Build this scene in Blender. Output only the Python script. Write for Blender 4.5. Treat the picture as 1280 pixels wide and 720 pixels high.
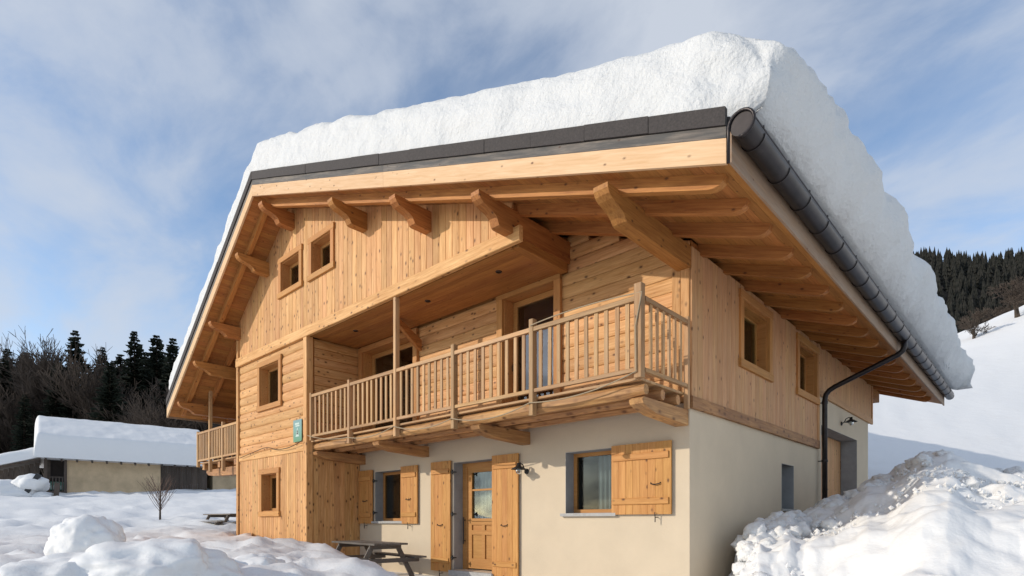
import bpy, bmesh, math, random
from mathutils import Vector, Matrix, noise
random.seed(7)
R = math.radians
for o in list(bpy.data.objects): bpy.data.objects.remove(o)
scn = bpy.context.scene
COL = scn.collection

# ------------------------------------------------------------------ camera, sky, sun, exposure
CAM = Vector((4.088, -8.487, 0.85))
UX = Vector((.7324, .6808)); UY = Vector((-.6808, .7324))      # camera right / forward on the ground
cd = bpy.data.cameras.new('camera'); cam = bpy.data.objects.new('camera', cd); COL.objects.link(cam)
cam.location = CAM; cam.rotation_euler = (R(90), 0, math.atan2(.6808, .7324))
cd.sensor_width = 36; cd.lens = 717.6 / 1280 * 36; cd.shift_y = (652 - 360) / 1280
cd.clip_start = .1; cd.clip_end = 3000
scn.camera = cam
scn.view_settings.view_transform = 'Standard'; scn.view_settings.look = 'None'
scn.view_settings.exposure = 0.22; scn.view_settings.gamma = 1
SUN = Vector((-.65, -1, .46)).normalized()
SUN_EL = math.asin(SUN.z); SUN_AZ = math.atan2(SUN.x, SUN.y)
sl = bpy.data.lights.new('sun', 'SUN'); sun = bpy.data.objects.new('sun', sl); COL.objects.link(sun)
sl.energy = 2.5; sl.angle = R(.6); sl.color = (1, .91, .78)
sun.rotation_euler = SUN.to_track_quat('Z', 'Y').to_euler(); sun.location = (-20, -30, 30)

def N(nt, t, **k):
    n = nt.nodes.new(t)
    for a, v in k.items(): setattr(n, a, v)
    return n
def ramp(nt, stops, src=None, interp='LINEAR'):
    n = N(nt, 'ShaderNodeValToRGB'); cr = n.color_ramp; cr.interpolation = interp
    while len(cr.elements) < len(stops): cr.elements.new(.5)
    for e, (p, c) in zip(cr.elements, stops):
        e.position = p; e.color = (c, c, c, 1) if isinstance(c, (int, float)) else (*c, 1)
    if src is not None: nt.links.new(src, n.inputs[0])
    return n.outputs[0]
def math_(nt, op, a, b=None, c=None, clamp=False):
    n = N(nt, 'ShaderNodeMath', operation=op, use_clamp=clamp)
    for i, v in enumerate((a, b, c)):
        if v is None: continue
        if isinstance(v, (int, float)): n.inputs[i].default_value = v
        else: nt.links.new(v, n.inputs[i])
    return n.outputs[0]
def mapping(nt, src, scale=(1, 1, 1), rot=(0, 0, 0), loc=(0, 0, 0)):
    n = N(nt, 'ShaderNodeMapping'); n.inputs['Scale'].default_value = scale
    n.inputs['Rotation'].default_value = rot; n.inputs['Location'].default_value = loc
    nt.links.new(src, n.inputs[0]); return n.outputs[0]
def noise_(nt, src, scale, detail=4, rough=.5, dist=0):
    n = N(nt, 'ShaderNodeTexNoise'); n.inputs['Scale'].default_value = scale
    n.inputs['Detail'].default_value = detail; n.inputs['Roughness'].default_value = rough
    n.inputs['Distortion'].default_value = dist
    if src is not None: nt.links.new(src, n.inputs['Vector'])
    return n.outputs['Fac']
def mix(nt, fac, a, b, mode='MIX'):
    n = N(nt, 'ShaderNodeMix', data_type='RGBA', blend_type=mode)
    for s, v in ((n.inputs[0], fac), (n.inputs[6], a), (n.inputs[7], b)):
        if isinstance(v, (int, float)): s.default_value = v if s == n.inputs[0] else (v, v, v, 1)
        elif isinstance(v, tuple): s.default_value = (*v, 1)
        else: nt.links.new(v, s)
    return n.outputs[2]

w = bpy.data.worlds.new('World'); scn.world = w; w.use_nodes = True
nt = w.node_tree; nt.nodes.clear()
sky = N(nt, 'ShaderNodeTexSky', sky_type='NISHITA'); sky.sun_disc = False
sky.sun_elevation = SUN_EL; sky.sun_rotation = SUN_AZ % (2 * math.pi)
sky.altitude = 1200; sky.air_density = 1.0; sky.dust_density = .6; sky.ozone_density = 1.5
tc = N(nt, 'ShaderNodeTexCoord')
# high streaky cloud, in sky directions
sep = N(nt, 'ShaderNodeSeparateXYZ'); nt.links.new(tc.outputs['Generated'], sep.inputs[0])
zz = math_(nt, 'ADD', math_(nt, 'MAXIMUM', sep.outputs[2], 0), .32)
cmb = N(nt, 'ShaderNodeCombineXYZ')
nt.links.new(math_(nt, 'DIVIDE', sep.outputs[0], zz), cmb.inputs[0]); nt.links.new(math_(nt, 'DIVIDE', sep.outputs[1], zz), cmb.inputs[1])
v1 = mapping(nt, cmb.outputs[0], (1.0, 2.1, 1), (0, 0, R(20)), (3.1, 1.7, 0))
v2 = mapping(nt, cmb.outputs[0], (1.6, 2.3, 1), (0, 0, R(35)), (0, 0, 0))
c1 = noise_(nt, v1, 1.5, 4, .5, .3); c2 = noise_(nt, v2, 1.6, 9, .6, .35)
cl = math_(nt, 'ADD', math_(nt, 'MULTIPLY', c1, .52), math_(nt, 'MULTIPLY', c2, .52))
clm = ramp(nt, [(.39, .02), (.46, .22), (.54, .60), (.66, .92)], cl)
SKYCLOUD = (4.15, 4.5, 5.1)
tint = mix(nt, 1.0, sky.outputs[0], (1.55, 1.5, 1.45), 'MULTIPLY')
cc = mix(nt, clm, tint, SKYCLOUD)
bg = N(nt, 'ShaderNodeBackground'); bg.inputs[1].default_value = .128
nt.links.new(cc, bg.inputs[0]); wo = N(nt, 'ShaderNodeOutputWorld'); nt.links.new(bg.outputs[0], wo.inputs[0])

# ------------------------------------------------------------------ materials
def newmat(name):
    m = bpy.data.materials.new(name); m.use_nodes = True
    nt = m.node_tree; b = nt.nodes['Principled BSDF']; return m, nt, b
def bump(nt, b, h, strength=.3, dist=.02):
    n = N(nt, 'ShaderNodeBump'); n.inputs['Strength'].default_value = strength; n.inputs['Distance'].default_value = dist
    nt.links.new(h, n.inputs['Height']); nt.links.new(n.outputs[0], b.inputs['Normal'])
def wood(name, light, dark, knot=(.11, .042, .016), rough=.62, grey=0.0, greycol=(.30, .28, .25), knots=.18, var=.22):
    m, nt, b = newmat(name)
    tc = N(nt, 'ShaderNodeTexCoord'); oi = N(nt, 'ShaderNodeObjectInfo')
    rv = N(nt, 'ShaderNodeVectorMath', operation='SCALE'); rv.inputs[0].default_value = (37, 91, 53)
    nt.links.new(oi.outputs['Random'], rv.inputs['Scale'])
    ad = N(nt, 'ShaderNodeVectorMath', operation='ADD'); nt.links.new(tc.outputs['Object'], ad.inputs[0]); nt.links.new(rv.outputs[0], ad.inputs[1])
    P = ad.outputs[0]
    g = noise_(nt, mapping(nt, P, (.9, 14, 14)), 2.2, 6, .6, .6)
    g2 = noise_(nt, mapping(nt, P, (.5, 3, 3)), 1.3, 3, .5)
    fac = math_(nt, 'ADD', math_(nt, 'MULTIPLY', g, .7), math_(nt, 'MULTIPLY', g2, .35))
    col = mix(nt, ramp(nt, [(.36, 0.0), (.68, 1.0)], fac), dark, light)
    vo = N(nt, 'ShaderNodeTexVoronoi'); vo.inputs['Scale'].default_value = 1.0
    nt.links.new(mapping(nt, P, (4.2, 7, 7)), vo.inputs['Vector'])
    k = ramp(nt, [(knots * .55, 1.0), (knots * .75, .5), (knots * 1.35, 0.0)], vo.outputs['Distance'])
    col = mix(nt, math_(nt, 'MULTIPLY', k, .92), col, knot)
    if grey:
        gn = noise_(nt, mapping(nt, P, (.8, 5, 5)), 1.7, 5, .65)
        col = mix(nt, math_(nt, 'MULTIPLY', ramp(nt, [(.35, 0.0), (.62, 1.0)], gn), grey), col, greycol)
    hs = N(nt, 'ShaderNodeHueSaturation'); nt.links.new(col, hs.inputs['Color'])
    v = N(nt, 'ShaderNodeMapRange'); v.inputs[3].default_value = 1 - var; v.inputs[4].default_value = 1 + var * .8
    nt.links.new(oi.outputs['Random'], v.inputs[0]); nt.links.new(v.outputs[0], hs.inputs['Value'])
    h2 = math_(nt, 'MULTIPLY_ADD', math_(nt, 'FRACT', math_(nt, 'MULTIPLY', oi.outputs['Random'], 17.3)), .009, .4955)
    nt.links.new(h2, hs.inputs['Hue'])
    nt.links.new(hs.outputs[0], b.inputs['Base Color']); b.inputs['Roughness'].default_value = rough
    b.inputs['Specular IOR Level'].default_value = .3
    bump(nt, b, g, .35, .006)
    return m
M = {}
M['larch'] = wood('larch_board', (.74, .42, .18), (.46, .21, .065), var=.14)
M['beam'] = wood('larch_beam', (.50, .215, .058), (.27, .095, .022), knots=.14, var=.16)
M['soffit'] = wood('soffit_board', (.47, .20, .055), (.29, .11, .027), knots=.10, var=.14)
M['trim'] = wood('honey_trim', (.56, .27, .085), (.41, .175, .05), knots=.1, var=.08)
M['shutter'] = wood('shutter_wood', (.62, .315, .10), (.44, .19, .05), knots=.16, var=.04)
M['door'] = wood('door_wood', (.52, .26, .08), (.40, .18, .05), knots=.05, var=.06)
M['side'] = wood('side_board', (.66, .37, .175), (.45, .215, .085), knots=.15, var=.07, grey=.2, greycol=(.50, .33, .20))
M['rail'] = wood('weathered_rail', (.58, .34, .15), (.35, .18, .07), grey=.28, greycol=(.38, .31, .22), knots=.1)
M['slab'] = wood('rough_slab', (.64, .35, .14), (.30, .13, .045), grey=.6, knots=.24, greycol=(.26, .13, .065))
M['fascia'] = wood('pale_fascia', (.74, .50, .29), (.60, .36, .17), knots=.12, var=.05)
M['greyboard'] = wood('grey_board', (.34, .28, .22), (.07, .06, .055), grey=.85, greycol=(.07, .07, .07), knots=.1)
M['eave'] = wood('eave_board', (.34, .22, .13), (.22, .135, .08), grey=.5, greycol=(.30, .23, .17), knots=.1)
M['oldwood'] = wood('old_dark_wood', (.105, .075, .055), (.045, .032, .025), grey=.4, greycol=(.12, .105, .09))
M['tablewood'] = wood('table_wood', (.17, .14, .11), (.08, .06, .045), grey=.5, greycol=(.22, .20, .18))

def plain(name, col, rough=.6, metal=0, spec=.5, nscale=0, namp=.15, bstr=0, bscale=60, bdist=.004):
    m, nt, b = newmat(name)
    b.inputs['Base Color'].default_value = (*col, 1); b.inputs['Roughness'].default_value = rough
    b.inputs['Metallic'].default_value = metal; b.inputs['Specular IOR Level'].default_value = spec
    tc = N(nt, 'ShaderNodeTexCoord')
    if nscale:
        f = noise_(nt, tc.outputs['Object'], nscale, 6, .6)
        nt.links.new(mix(nt, ramp(nt, [(.3, 0.0), (.7, 1.0)], f), tuple(c * (1 - namp) for c in col), tuple(min(1, c * (1 + namp)) for c in col)), b.inputs['Base Color'])
    if bstr: bump(nt, b, noise_(nt, tc.outputs['Object'], bscale, 4, .6), bstr, bdist)
    return m
M['plaster'] = plain('cream_plaster', (.61, .505, .37), .9, spec=.2, nscale=1.6, namp=.04, bstr=.6, bscale=26, bdist=.006)
M['cement'] = plain('grey_cement', (.30, .30, .30), .9, spec=.2, nscale=3, namp=.15, bstr=.3)
M['sillstone'] = plain('grey_stone', (.40, .39, .37), .8, nscale=12, namp=.15)
M['barnwall'] = plain('old_render', (.58, .44, .28), .95, spec=.1, nscale=.8, namp=.22, bstr=.6, bscale=9, bdist=.03)
M['gutter'] = plain('dark_gutter_metal', (.030, .024, .023), .36, metal=.55, nscale=5, namp=.4)
M['iron'] = plain('black_iron', (.02, .02, .02), .5, spec=.4)
M['tile'] = plain('dark_tile', (.043, .035, .032), .8, nscale=40, namp=.35, bstr=.4, bscale=150)
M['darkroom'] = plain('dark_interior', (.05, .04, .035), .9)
M['curtain'] = plain('white_curtain', (.36, .36, .35), .9)
M['trunk'] = plain('bark', (.075, .058, .045), .95, spec=.1, nscale=8, namp=.3)
M['twig'] = plain('bare_twig', (.088, .069, .056), .95, spec=.1)
M['twig2'] = plain('sapling_twig', (.14, .095, .075), .9, spec=.1)
M['rope'] = plain('grey_rope', (.36, .28, .18), .9)
M['bulb'] = plain('frosted_glass', (.6, .62, .62), .15)
M['tarp'] = plain('black_plastic', (.015, .015, .018), .4)
M['white'] = plain('white_print', (.5, .6, .54), .6)
M['greenp'] = plain('green_panel', (.14, .30, .22), .6, nscale=3, namp=.15)
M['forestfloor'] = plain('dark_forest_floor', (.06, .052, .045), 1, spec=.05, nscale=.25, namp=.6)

def foliage(name, a, bcol):
    m, nt, b = newmat(name); oi = N(nt, 'ShaderNodeObjectInfo'); tc = N(nt, 'ShaderNodeTexCoord')
    f = noise_(nt, tc.outputs['Object'], 1.2, 3, .6)
    col = mix(nt, ramp(nt, [(.35, 0.0), (.65, 1.0)], f), a, bcol)
    nt.links.new(col, b.inputs['Base Color']); b.inputs['Roughness'].default_value = .9
    b.inputs['Specular IOR Level'].default_value = .1
    return m
M['needles'] = foliage('spruce_needles', (.018, .024, .017), (.040, .046, .032))
M['needles_far'] = foliage('far_spruce_needles', (.022, .024, .02), (.038, .036, .032))

def snowmat(name, col=(.80, .795, .785), bs=.5, sc=3.0, dist=.05, dirt=0):
    m, nt, b = newmat(name); tc = N(nt, 'ShaderNodeTexCoord')
    P = tc.outputs['Object']
    n1 = noise_(nt, P, sc, 8, .6); n2 = noise_(nt, P, sc * 14, 3, .6)
    h = math_(nt, 'ADD', n1, math_(nt, 'MULTIPLY', n2, .10))
    b.inputs['Base Color'].default_value = (*col, 1)
    if dirt:
        dn = noise_(nt, P, 1.1, 7, .7)
        nt.links.new(mix(nt, math_(nt, 'MULTIPLY', ramp(nt, [(.52, 0.0), (.72, 1.0)], dn), dirt), col, (.55, .50, .44)), b.inputs['Base Color'])
    b.inputs['Roughness'].default_value = .65; b.inputs['Specular IOR Level'].default_value = .25
    bump(nt, b, h, bs, dist)
    return m
M['snow'] = snowmat('snow_ground_cover', bs=.4, sc=1.6, dist=.08, dirt=.10)
M['roofsnow'] = snowmat('roof_snow_pack', col=(.67, .67, .66), bs=.85, sc=1.7, dist=.16)
M['pilesnow'] = snowmat('ploughed_snow', col=(.82, .815, .805), bs=.5, sc=4.5, dist=.05, dirt=.22)
M['farsnow'] = snowmat('far_snow', bs=.3, sc=.6, dist=.2)

def glassmat(name, gain, base):
    m, nt, b = newmat(name); nt.nodes.remove(b)
    out = nt.nodes['Material Output']
    fr = N(nt, 'ShaderNodeFresnel'); fr.inputs[0].default_value = 1.55
    tr = N(nt, 'ShaderNodeBsdfTransparent'); tr.inputs[0].default_value = (.75, .8, .8, 1)
    gl = N(nt, 'ShaderNodeBsdfGlossy'); gl.inputs['Roughness'].default_value = .02
    mx = N(nt, 'ShaderNodeMixShader')
    nt.links.new(math_(nt, 'MULTIPLY_ADD', fr.outputs[0], gain, base, True), mx.inputs[0])
    nt.links.new(tr.outputs[0], mx.inputs[1]); nt.links.new(gl.outputs[0], mx.inputs[2]); nt.links.new(mx.outputs[0], out.inputs[0])
    return m
M['glass'] = glassmat('window_glass', 1.3, .10)
M['glass_low'] = glassmat('weak_reflection_glass', .38, .012)  # same window glass, reflections weakened in the material so the panes look darker

def signmat():
    m, nt, b = newmat('plaque_print'); tc = N(nt, 'ShaderNodeTexCoord')
    sp = N(nt, 'ShaderNodeSeparateXYZ'); nt.links.new(tc.outputs['Object'], sp.inputs[0])
    nt.links.new(ramp(nt, [(.0, (.10, .26, .12)), (.55, (.16, .32, .27)), (1.0, (.18, .31, .31))], math_(nt, 'MULTIPLY_ADD', sp.outputs[2], 1.8, .5)), b.inputs['Base Color'])
    b.inputs['Roughness'].default_value = .4
    return m
M['sign'] = signmat()

# ------------------------------------------------------------------ object helpers
WM = {}
def link(o, parent=None, mw=None):
    mw = mw or Matrix()
    COL.objects.link(o)
    if parent is not None:
        o.parent = parent; o.matrix_basis = WM[parent.name].inverted() @ mw
    else: o.matrix_basis = mw
    WM[o.name] = mw.copy(); return o
def mesh(name, vs, fs, mat, smooth=False):
    me = bpy.data.meshes.new(name); me.from_pydata([tuple(v) for v in vs], [], fs); me.materials.append(mat); me.update()
    if smooth: me.polygons.foreach_set('use_smooth', [True] * len(me.polygons))
    return me
def put(name, me, parent=None, mw=None): return link(bpy.data.objects.new(name, me), parent, mw)
def tag(o, label=None, cat=None, group=None, kind=None):
    if label: o['label'] = label
    if cat: o['category'] = cat
    if group: o['group'] = group
    if kind: o['kind'] = kind
    return o
def empty(name, parent=None, mw=None):
    o = bpy.data.objects.new(name, None); o.empty_display_size = .2; return link(o, parent, mw)
class MB:
    """collects solids in world space, written relative to an origin"""
    def __init__(s): s.v = []; s.f = []
    def add(s, vs, fs):
        n = len(s.v); s.v += [Vector(v) for v in vs]; s.f += [tuple(i + n for i in f) for f in fs]; return s
    def hexa(s, p): return s.add(p, [(0, 3, 2, 1), (4, 5, 6, 7), (0, 1, 5, 4), (1, 2, 6, 5), (2, 3, 7, 6), (3, 0, 4, 7)])
    def box(s, x0, x1, y0, y1, z0, z1):
        return s.hexa([(x0, y0, z0), (x1, y0, z0), (x1, y1, z0), (x0, y1, z0), (x0, y0, z1), (x1, y0, z1), (x1, y1, z1), (x0, y1, z1)])
    def fbox(s, F, u0, u1, z0, z1, n0, n1):
        P = lambda u, z, n: F.at(u, z, n)
        return s.hexa([P(u0, z0, n1), P(u1, z0, n1), P(u1, z0, n0), P(u0, z0, n0), P(u0, z1, n1), P(u1, z1, n1), P(u1, z1, n0), P(u0, z1, n0)])
    def tube(s, pts, rad, k=8, cap=True):
        pts = [Vector(p) for p in pts]; n0 = len(s.v); m = len(pts)
        if isinstance(rad, (int, float)): rad = [rad] * m
        ref = None
        for i, p in enumerate(pts):
            d = ((pts[min(i + 1, m - 1)] - p).normalized() + (p - pts[max(i - 1, 0)]).normalized()).normalized()
            if ref is None: ref = Vector((0, 0, 1)) if abs(d.z) < .9 else Vector((1, 0, 0))
            a = (ref - d * ref.dot(d)).normalized(); b = d.cross(a); ref = a
            for j in range(k):
                t = 2 * math.pi * j / k; s.v.append(p + (a * math.cos(t) + b * math.sin(t)) * rad[i])
        for i in range(m - 1):
            for j in range(k):
                q = (j + 1) % k; s.f.append((n0 + i * k + j, n0 + i * k + q, n0 + (i + 1) * k + q, n0 + (i + 1) * k + j))
        if cap and k > 2: s.f.append(tuple(n0 + j for j in reversed(range(k)))); s.f.append(tuple(n0 + (m - 1) * k + j for j in range(k)))
        return s
    def lathe(s, c, axis, prof, k=14):
        axis = Vector(axis).normalized(); ref = Vector((0, 0, 1)) if abs(axis.z) < .9 else Vector((1, 0, 0))
        a = (ref - axis * ref.dot(axis)).normalized(); b = axis.cross(a); n0 = len(s.v); c = Vector(c)
        for (r, h) in prof:
            for j in range(k):
                t = 2 * math.pi * j / k; s.v.append(c + axis * h + (a * math.cos(t) + b * math.sin(t)) * r)
        for i in range(len(prof) - 1):
            for j in range(k):
                q = (j + 1) % k; s.f.append((n0 + i * k + j, n0 + i * k + q, n0 + (i + 1) * k + q, n0 + (i + 1) * k + j))
        return s
    def out(s, name, mat, parent=None, origin=None, smooth=False):
        if origin is None:
            mn = Vector((min(v[i] for v in s.v) for i in range(3))); mx = Vector((max(v[i] for v in s.v) for i in range(3)))
            origin = (mn + mx) / 2; origin.z = mn.z
        o = Vector(origin); me = mesh(name, [v - o for v in s.v], s.f, mat, smooth)
        return put(name, me, parent, Matrix.Translation(o))
class Frame:
    def __init__(s, O, U, Nn): s.O = Vector(O); s.U = Vector(U); s.N = Vector(Nn); s.V = Vector((0, 0, 1))
    def at(s, u, z, n=0): return s.O + s.U * u + s.V * z + s.N * n
_cache = {}
def bar(name, parent, p0, p1, up, w, h, mat, prof=None, c0=0.0, c1=0.0, ch=0.0, smooth=False):
    """straight timber: local X along p0>p1, local Z = up, section centred in Y, Z from 0 to h; c0,c1 = end slants"""
    p0 = Vector(p0); p1 = Vector(p1); X = (p1 - p0); L = X.length; X.normalize(); up = Vector(up)
    Z = (up - X * up.dot(X)).normalized(); Y = Z.cross(X)
    key = (round(L, 3), round(w, 4), round(h, 4), mat.name, prof and tuple(prof), round(c0, 4), round(c1, 4), ch)
    me = _cache.get(key)
    if me is None:
        P = prof or ([(-w/2, 0), (w/2, 0), (w/2, h-ch), (w/2-ch, h), (-w/2+ch, h), (-w/2, h-ch)] if ch else [(-w/2, 0), (w/2, 0), (w/2, h), (-w/2, h)])
        k = len(P); vs = [(c0 * y, y, z) for y, z in P] + [(L + c1 * y, y, z) for y, z in P]
        fs = [tuple(reversed(range(k))), tuple(range(k, 2 * k))] + [(i, (i + 1) % k, k + (i + 1) % k, k + i) for i in range(k)]
        me = mesh(name, vs, fs, mat, False); _cache[key] = me
    mw = Matrix.Translation(p0) @ Matrix((X, Y, Z)).transposed().to_4x4()
    return put(name, me, parent, mw)
def extrude_poly(name, parent, poly, axis, a0, a1, mat, grain=None):
    """poly in the plane across axis 'x' (y,z) or 'y' (x,z)"""
    k = len(poly); f = (lambda a, p: (a, p[0], p[1])) if axis == 'x' else (lambda a, p: (p[0], a, p[1]))
    m = MB(); m.add([f(a0, p) for p in poly] + [f(a1, p) for p in poly],
                    [tuple(reversed(range(k))), tuple(range(k, 2 * k))] + [(i, (i + 1) % k, k + (i + 1) % k, k + i) for i in range(k)])
    X = Vector(grain or ((0, 1, 0) if axis == 'x' else (1, 0, 0))).normalized(); Yv = Vector((0, 0, 1)).cross(X).normalized(); Z = X.cross(Yv)
    mw = Matrix((X, Yv, Z)).transposed().to_4x4(); mw.translation = m.v[0]; inv = mw.inverted()
    me = mesh(name, [inv @ v for v in m.v], m.f, mat)
    bm = bmesh.new(); bm.from_mesh(me); bmesh.ops.recalc_face_normals(bm, faces=bm.faces); bm.to_mesh(me); bm.free()
    return put(name, me, parent, mw)
def splits(a, b, step, cuts):
    n = max(1, round((b - a) / step)); pts = [a + (b - a) * i / n for i in range(n + 1)]
    for c in cuts:
        if a < c < b:
            j = min(range(len(pts)), key=lambda i: abs(pts[i] - c))
            if 0 < j < len(pts) - 1 and abs(pts[j] - c) < step * .5: pts[j] = c
            elif abs(pts[j] - c) > .02: pts.append(c); pts.sort()
    return pts
def vplanks(parent, F, u0, u1, zlo, zhi, ops, step, mat, t=.03, n=0.0, name='plank', slope_at=None):
    pts = splits(u0, u1, step, [o[0] for o in ops] + [o[1] for o in ops])
    for a, b in zip(pts[:-1], pts[1:]):
        m = (a + b) / 2; lo = zlo(m) if callable(zlo) else zlo
        segs = [(lo, None)]
        for o in sorted(ops, key=lambda o: o[2]):
            if o[0] - 1e-4 <= m <= o[1] + 1e-4:
                s = segs.pop(); segs.append((s[0], o[2])); segs.append((o[3], None))
        for s0, s1 in segs:
            c1 = 0
            if s1 is None:
                s1 = zhi(m) if callable(zhi) else zhi
                if callable(zhi): sl = (zhi(b - .001) - zhi(a + .001)) / (b - a); Yd = F.N.cross(F.V); c1 = sl * Yd.dot(F.U)
            if s1 - s0 < .05: continue
            wdt = b - a - .003; g = min(.008, wdt / 3)
            P = [(-wdt/2, 0), (wdt/2, 0), (wdt/2, t - g), (wdt/2 - g, t), (-wdt/2 + g, t), (-wdt/2, t - g)]
            bar(name, parent, F.at(m, s0, n - t), F.at(m, s1, n - t), F.N, wdt, t, mat, prof=P, c1=c1)
def hlogs(parent, F, u0, u1, z0, z1, ops, step, mat, t=.05, n=0.0, name='log', uhi=None):
    nn = round((z1 - z0) / step); hgt = (z1 - z0) / nn
    for i in range(nn):
        a = z0 + i * hgt; m = a + hgt / 2
        ue = min(u1, uhi(a + .03)) if uhi else u1
        ends = [(u0, None)]
        for o in sorted(ops):
            if o[2] < m < o[3]: s = ends.pop(); ends.append((s[0], o[0])); ends.append((o[1], None))
        for s0, s1 in ends:
            s1 = ue if s1 is None else s1
            if s1 - s0 < .06: continue
            h = hgt - .006
            P = [(-h*.5, 0), (h*.5, 0), (h*.5, t*.3), (h*.44, t*.62), (h*.3, t*.87), (h*.1, t), (-h*.12, t), (-h*.33, t*.87), (-h*.46, t*.58), (-h*.5, t*.3)]
            bar(name, parent, F.at(s0, m, n - t), F.at(s1, m, n - t), F.N, h, t, mat, prof=P)
def core(name, parent, F, us, zs_, ops, zt, th, n, mat):
    us = sorted(set(round(u, 4) for u in us)); zs_ = sorted(set(round(z, 4) for z in zs_))
    nu = len(us) - 1; nz = len(zs_) - 1 + (1 if zt else 0)
    def solid(i, j):
        if not (0 <= i < nu and 0 <= j < nz): return False
        mu = (us[i] + us[i+1]) / 2
        if zt and j == nz - 1: return True
        mz = (zs_[j] + zs_[j+1]) / 2
        return not any(o[0] < mu < o[1] and o[2] < mz < o[3] for o in ops)
    def Z(k, j): return zt(us[k]) if (zt and j == nz) else zs_[j]
    m = MB(); vid = {}
    def V(i, j, s):
        key = (i, j, s)
        if key not in vid: vid[key] = len(m.v); m.v.append(F.at(us[i], Z(i, j), n - (th if s else 0)))
        return vid[key]
    for i in range(nu):
        for j in range(nz):
            if not solid(i, j): continue
            m.f.append((V(i, j, 0), V(i+1, j, 0), V(i+1, j+1, 0), V(i, j+1, 0)))
            m.f.append((V(i, j, 1), V(i, j+1, 1), V(i+1, j+1, 1), V(i+1, j, 1)))
            for di, dj, a, b in ((-1, 0, (i, j), (i, j+1)), (1, 0, (i+1, j+1), (i+1, j)), (0, -1, (i+1, j), (i, j)), (0, 1, (i, j+1), (i+1, j+1))):
                if not solid(i + di, j + dj): m.f.append((V(*a, 0), V(*b, 0), V(*b, 1), V(*a, 1)))
    o = m.out(name, mat, parent)
    bm = bmesh.new(); bm.from_mesh(o.data); bmesh.ops.recalc_face_normals(bm, faces=bm.faces); bm.to_mesh(o.data); bm.free()
    return o

def fbm(x, y, z=0.0, o=4):
    return noise.fractal(Vector((x, y, z)), 1.0, 2.0, o)
def to_cam(x, y):
    dx, dy = x - CAM.x, y - CAM.y; return dx * UX.x + dy * UX.y, dx * UY.x + dy * UY.y
def from_cam(xc, yc): return CAM.x + xc * UX.x + yc * UY.x, CAM.y + xc * UX.y + yc * UY.y
def ss(a, b, x): t = max(0, min(1, (x - a) / (b - a))); return t * t * (3 - 2 * t)
def lerp_tab(tab, x):
    if x <= tab[0][0]: return tab[0][1]
    for (a, va), (b, vb) in zip(tab[:-1], tab[1:]):
        if x <= b: return va + (vb - va) * (x - a) / (b - a)
    return tab[-1][1]

# ------------------------------------------------------------------ ground: snow field, hillsides
LEFT = [(0, .05), (5, .12), (8, .20), (12, .27), (16, .36), (20, .55), (26, 1.05), (35, 2.0), (46, 3.0), (60, 4.6), (75, 6.0), (110, 12), (200, 40), (900, 60)]
RIGHT = [(0, -.3), (14, .2), (20, 1.9), (26, 3.4), (45, 13.2), (62, 21.5), (70, 24.6), (76, 26.0), (90, 25), (130, 20), (900, 30)]
def ground_z(x, y):
    xc, yc = to_cam(x, y); r = math.hypot(xc, yc)
    bear = xc / max(yc, .5) if yc > 0 else (9 if xc > 0 else -9)
    front = 1 if yc > 0 else 0
    wr = ss(.15, .58, bear) * ss(-6, 6, yc)
    d = max(yc, 0) * .85 + r * .15
    zl = lerp_tab(LEFT, d); zr = lerp_tab(RIGHT, d)
    if yc < 0: zl = .05; 
    zr += ss(18, 60, d) * (bear - .84) * 26 * ss(30, 70, d)
    z = zl * (1 - wr) + zr * wr
    if r < 140:
        a = ss(2, 9, r) * (1 - wr * .6)
        z += a * (.16 * fbm(x * .32 + 5, y * .32, 1.3, 3) + .085 * fbm(x * .95, y * .95 + 9, 0, 4) + .02 * fbm(x * 2.8, y * 2.8, 4, 3))
        z += a * .30 * (.3 - abs(fbm(x * .8 + 3, y * .7, 7, 2))) + a * .14 * (.3 - abs(fbm(x * 2.1, y * 1.9, 3, 2)))
    # shovelled strip in front of the house, bank along its outer side
    t = (y + 1.45) + (x + 9.4) * .349           # >0 : house side of the bank crest
    inside = ss(-.15, .75, t) * ss(-11.5, -9.5, x) if y < 1 else 1 * ss(-9.6, -9.3, x) * ss(14, 12, y) * (1 if x < .3 else 0)
    right_low = ss(-2.8, -.2, x + .12 * (y + 4)) * ss(9, 4, y)
    low = max(inside if x < 1 else 0, right_low if r < 25 else 0)
    if low > 0: z = z * (1 - low) + low * (-.38 + .04 * fbm(x, y, 2, 3))
    if -13.9 < x < 0.0 and -1.5 < y < 13.2: z = min(z, -.4)
    return z
vs = []; fs = []
ANG = 620; radii = [.6]
while radii[-1] < 1500: radii.append(radii[-1] * (1.018 if radii[-1] < 30 else 1.03 if radii[-1] < 160 else 1.12))
for r in radii:
    for j in range(ANG):
        a = 2 * math.pi * j / ANG; x = CAM.x + r * math.cos(a); y = CAM.y + r * math.sin(a); vs.append((x, y, ground_z(x, y)))
for i in range(len(radii) - 1):
    for j in range(ANG):
        q = (j + 1) % ANG; fs.append((i * ANG + j, (i + 1) * ANG + j, (i + 1) * ANG + q, i * ANG + q))
fs.append(tuple(j for j in range(ANG)))
tag(put('ground', mesh('ground', vs, fs, M['snow'], True)), kind='structure')

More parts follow.
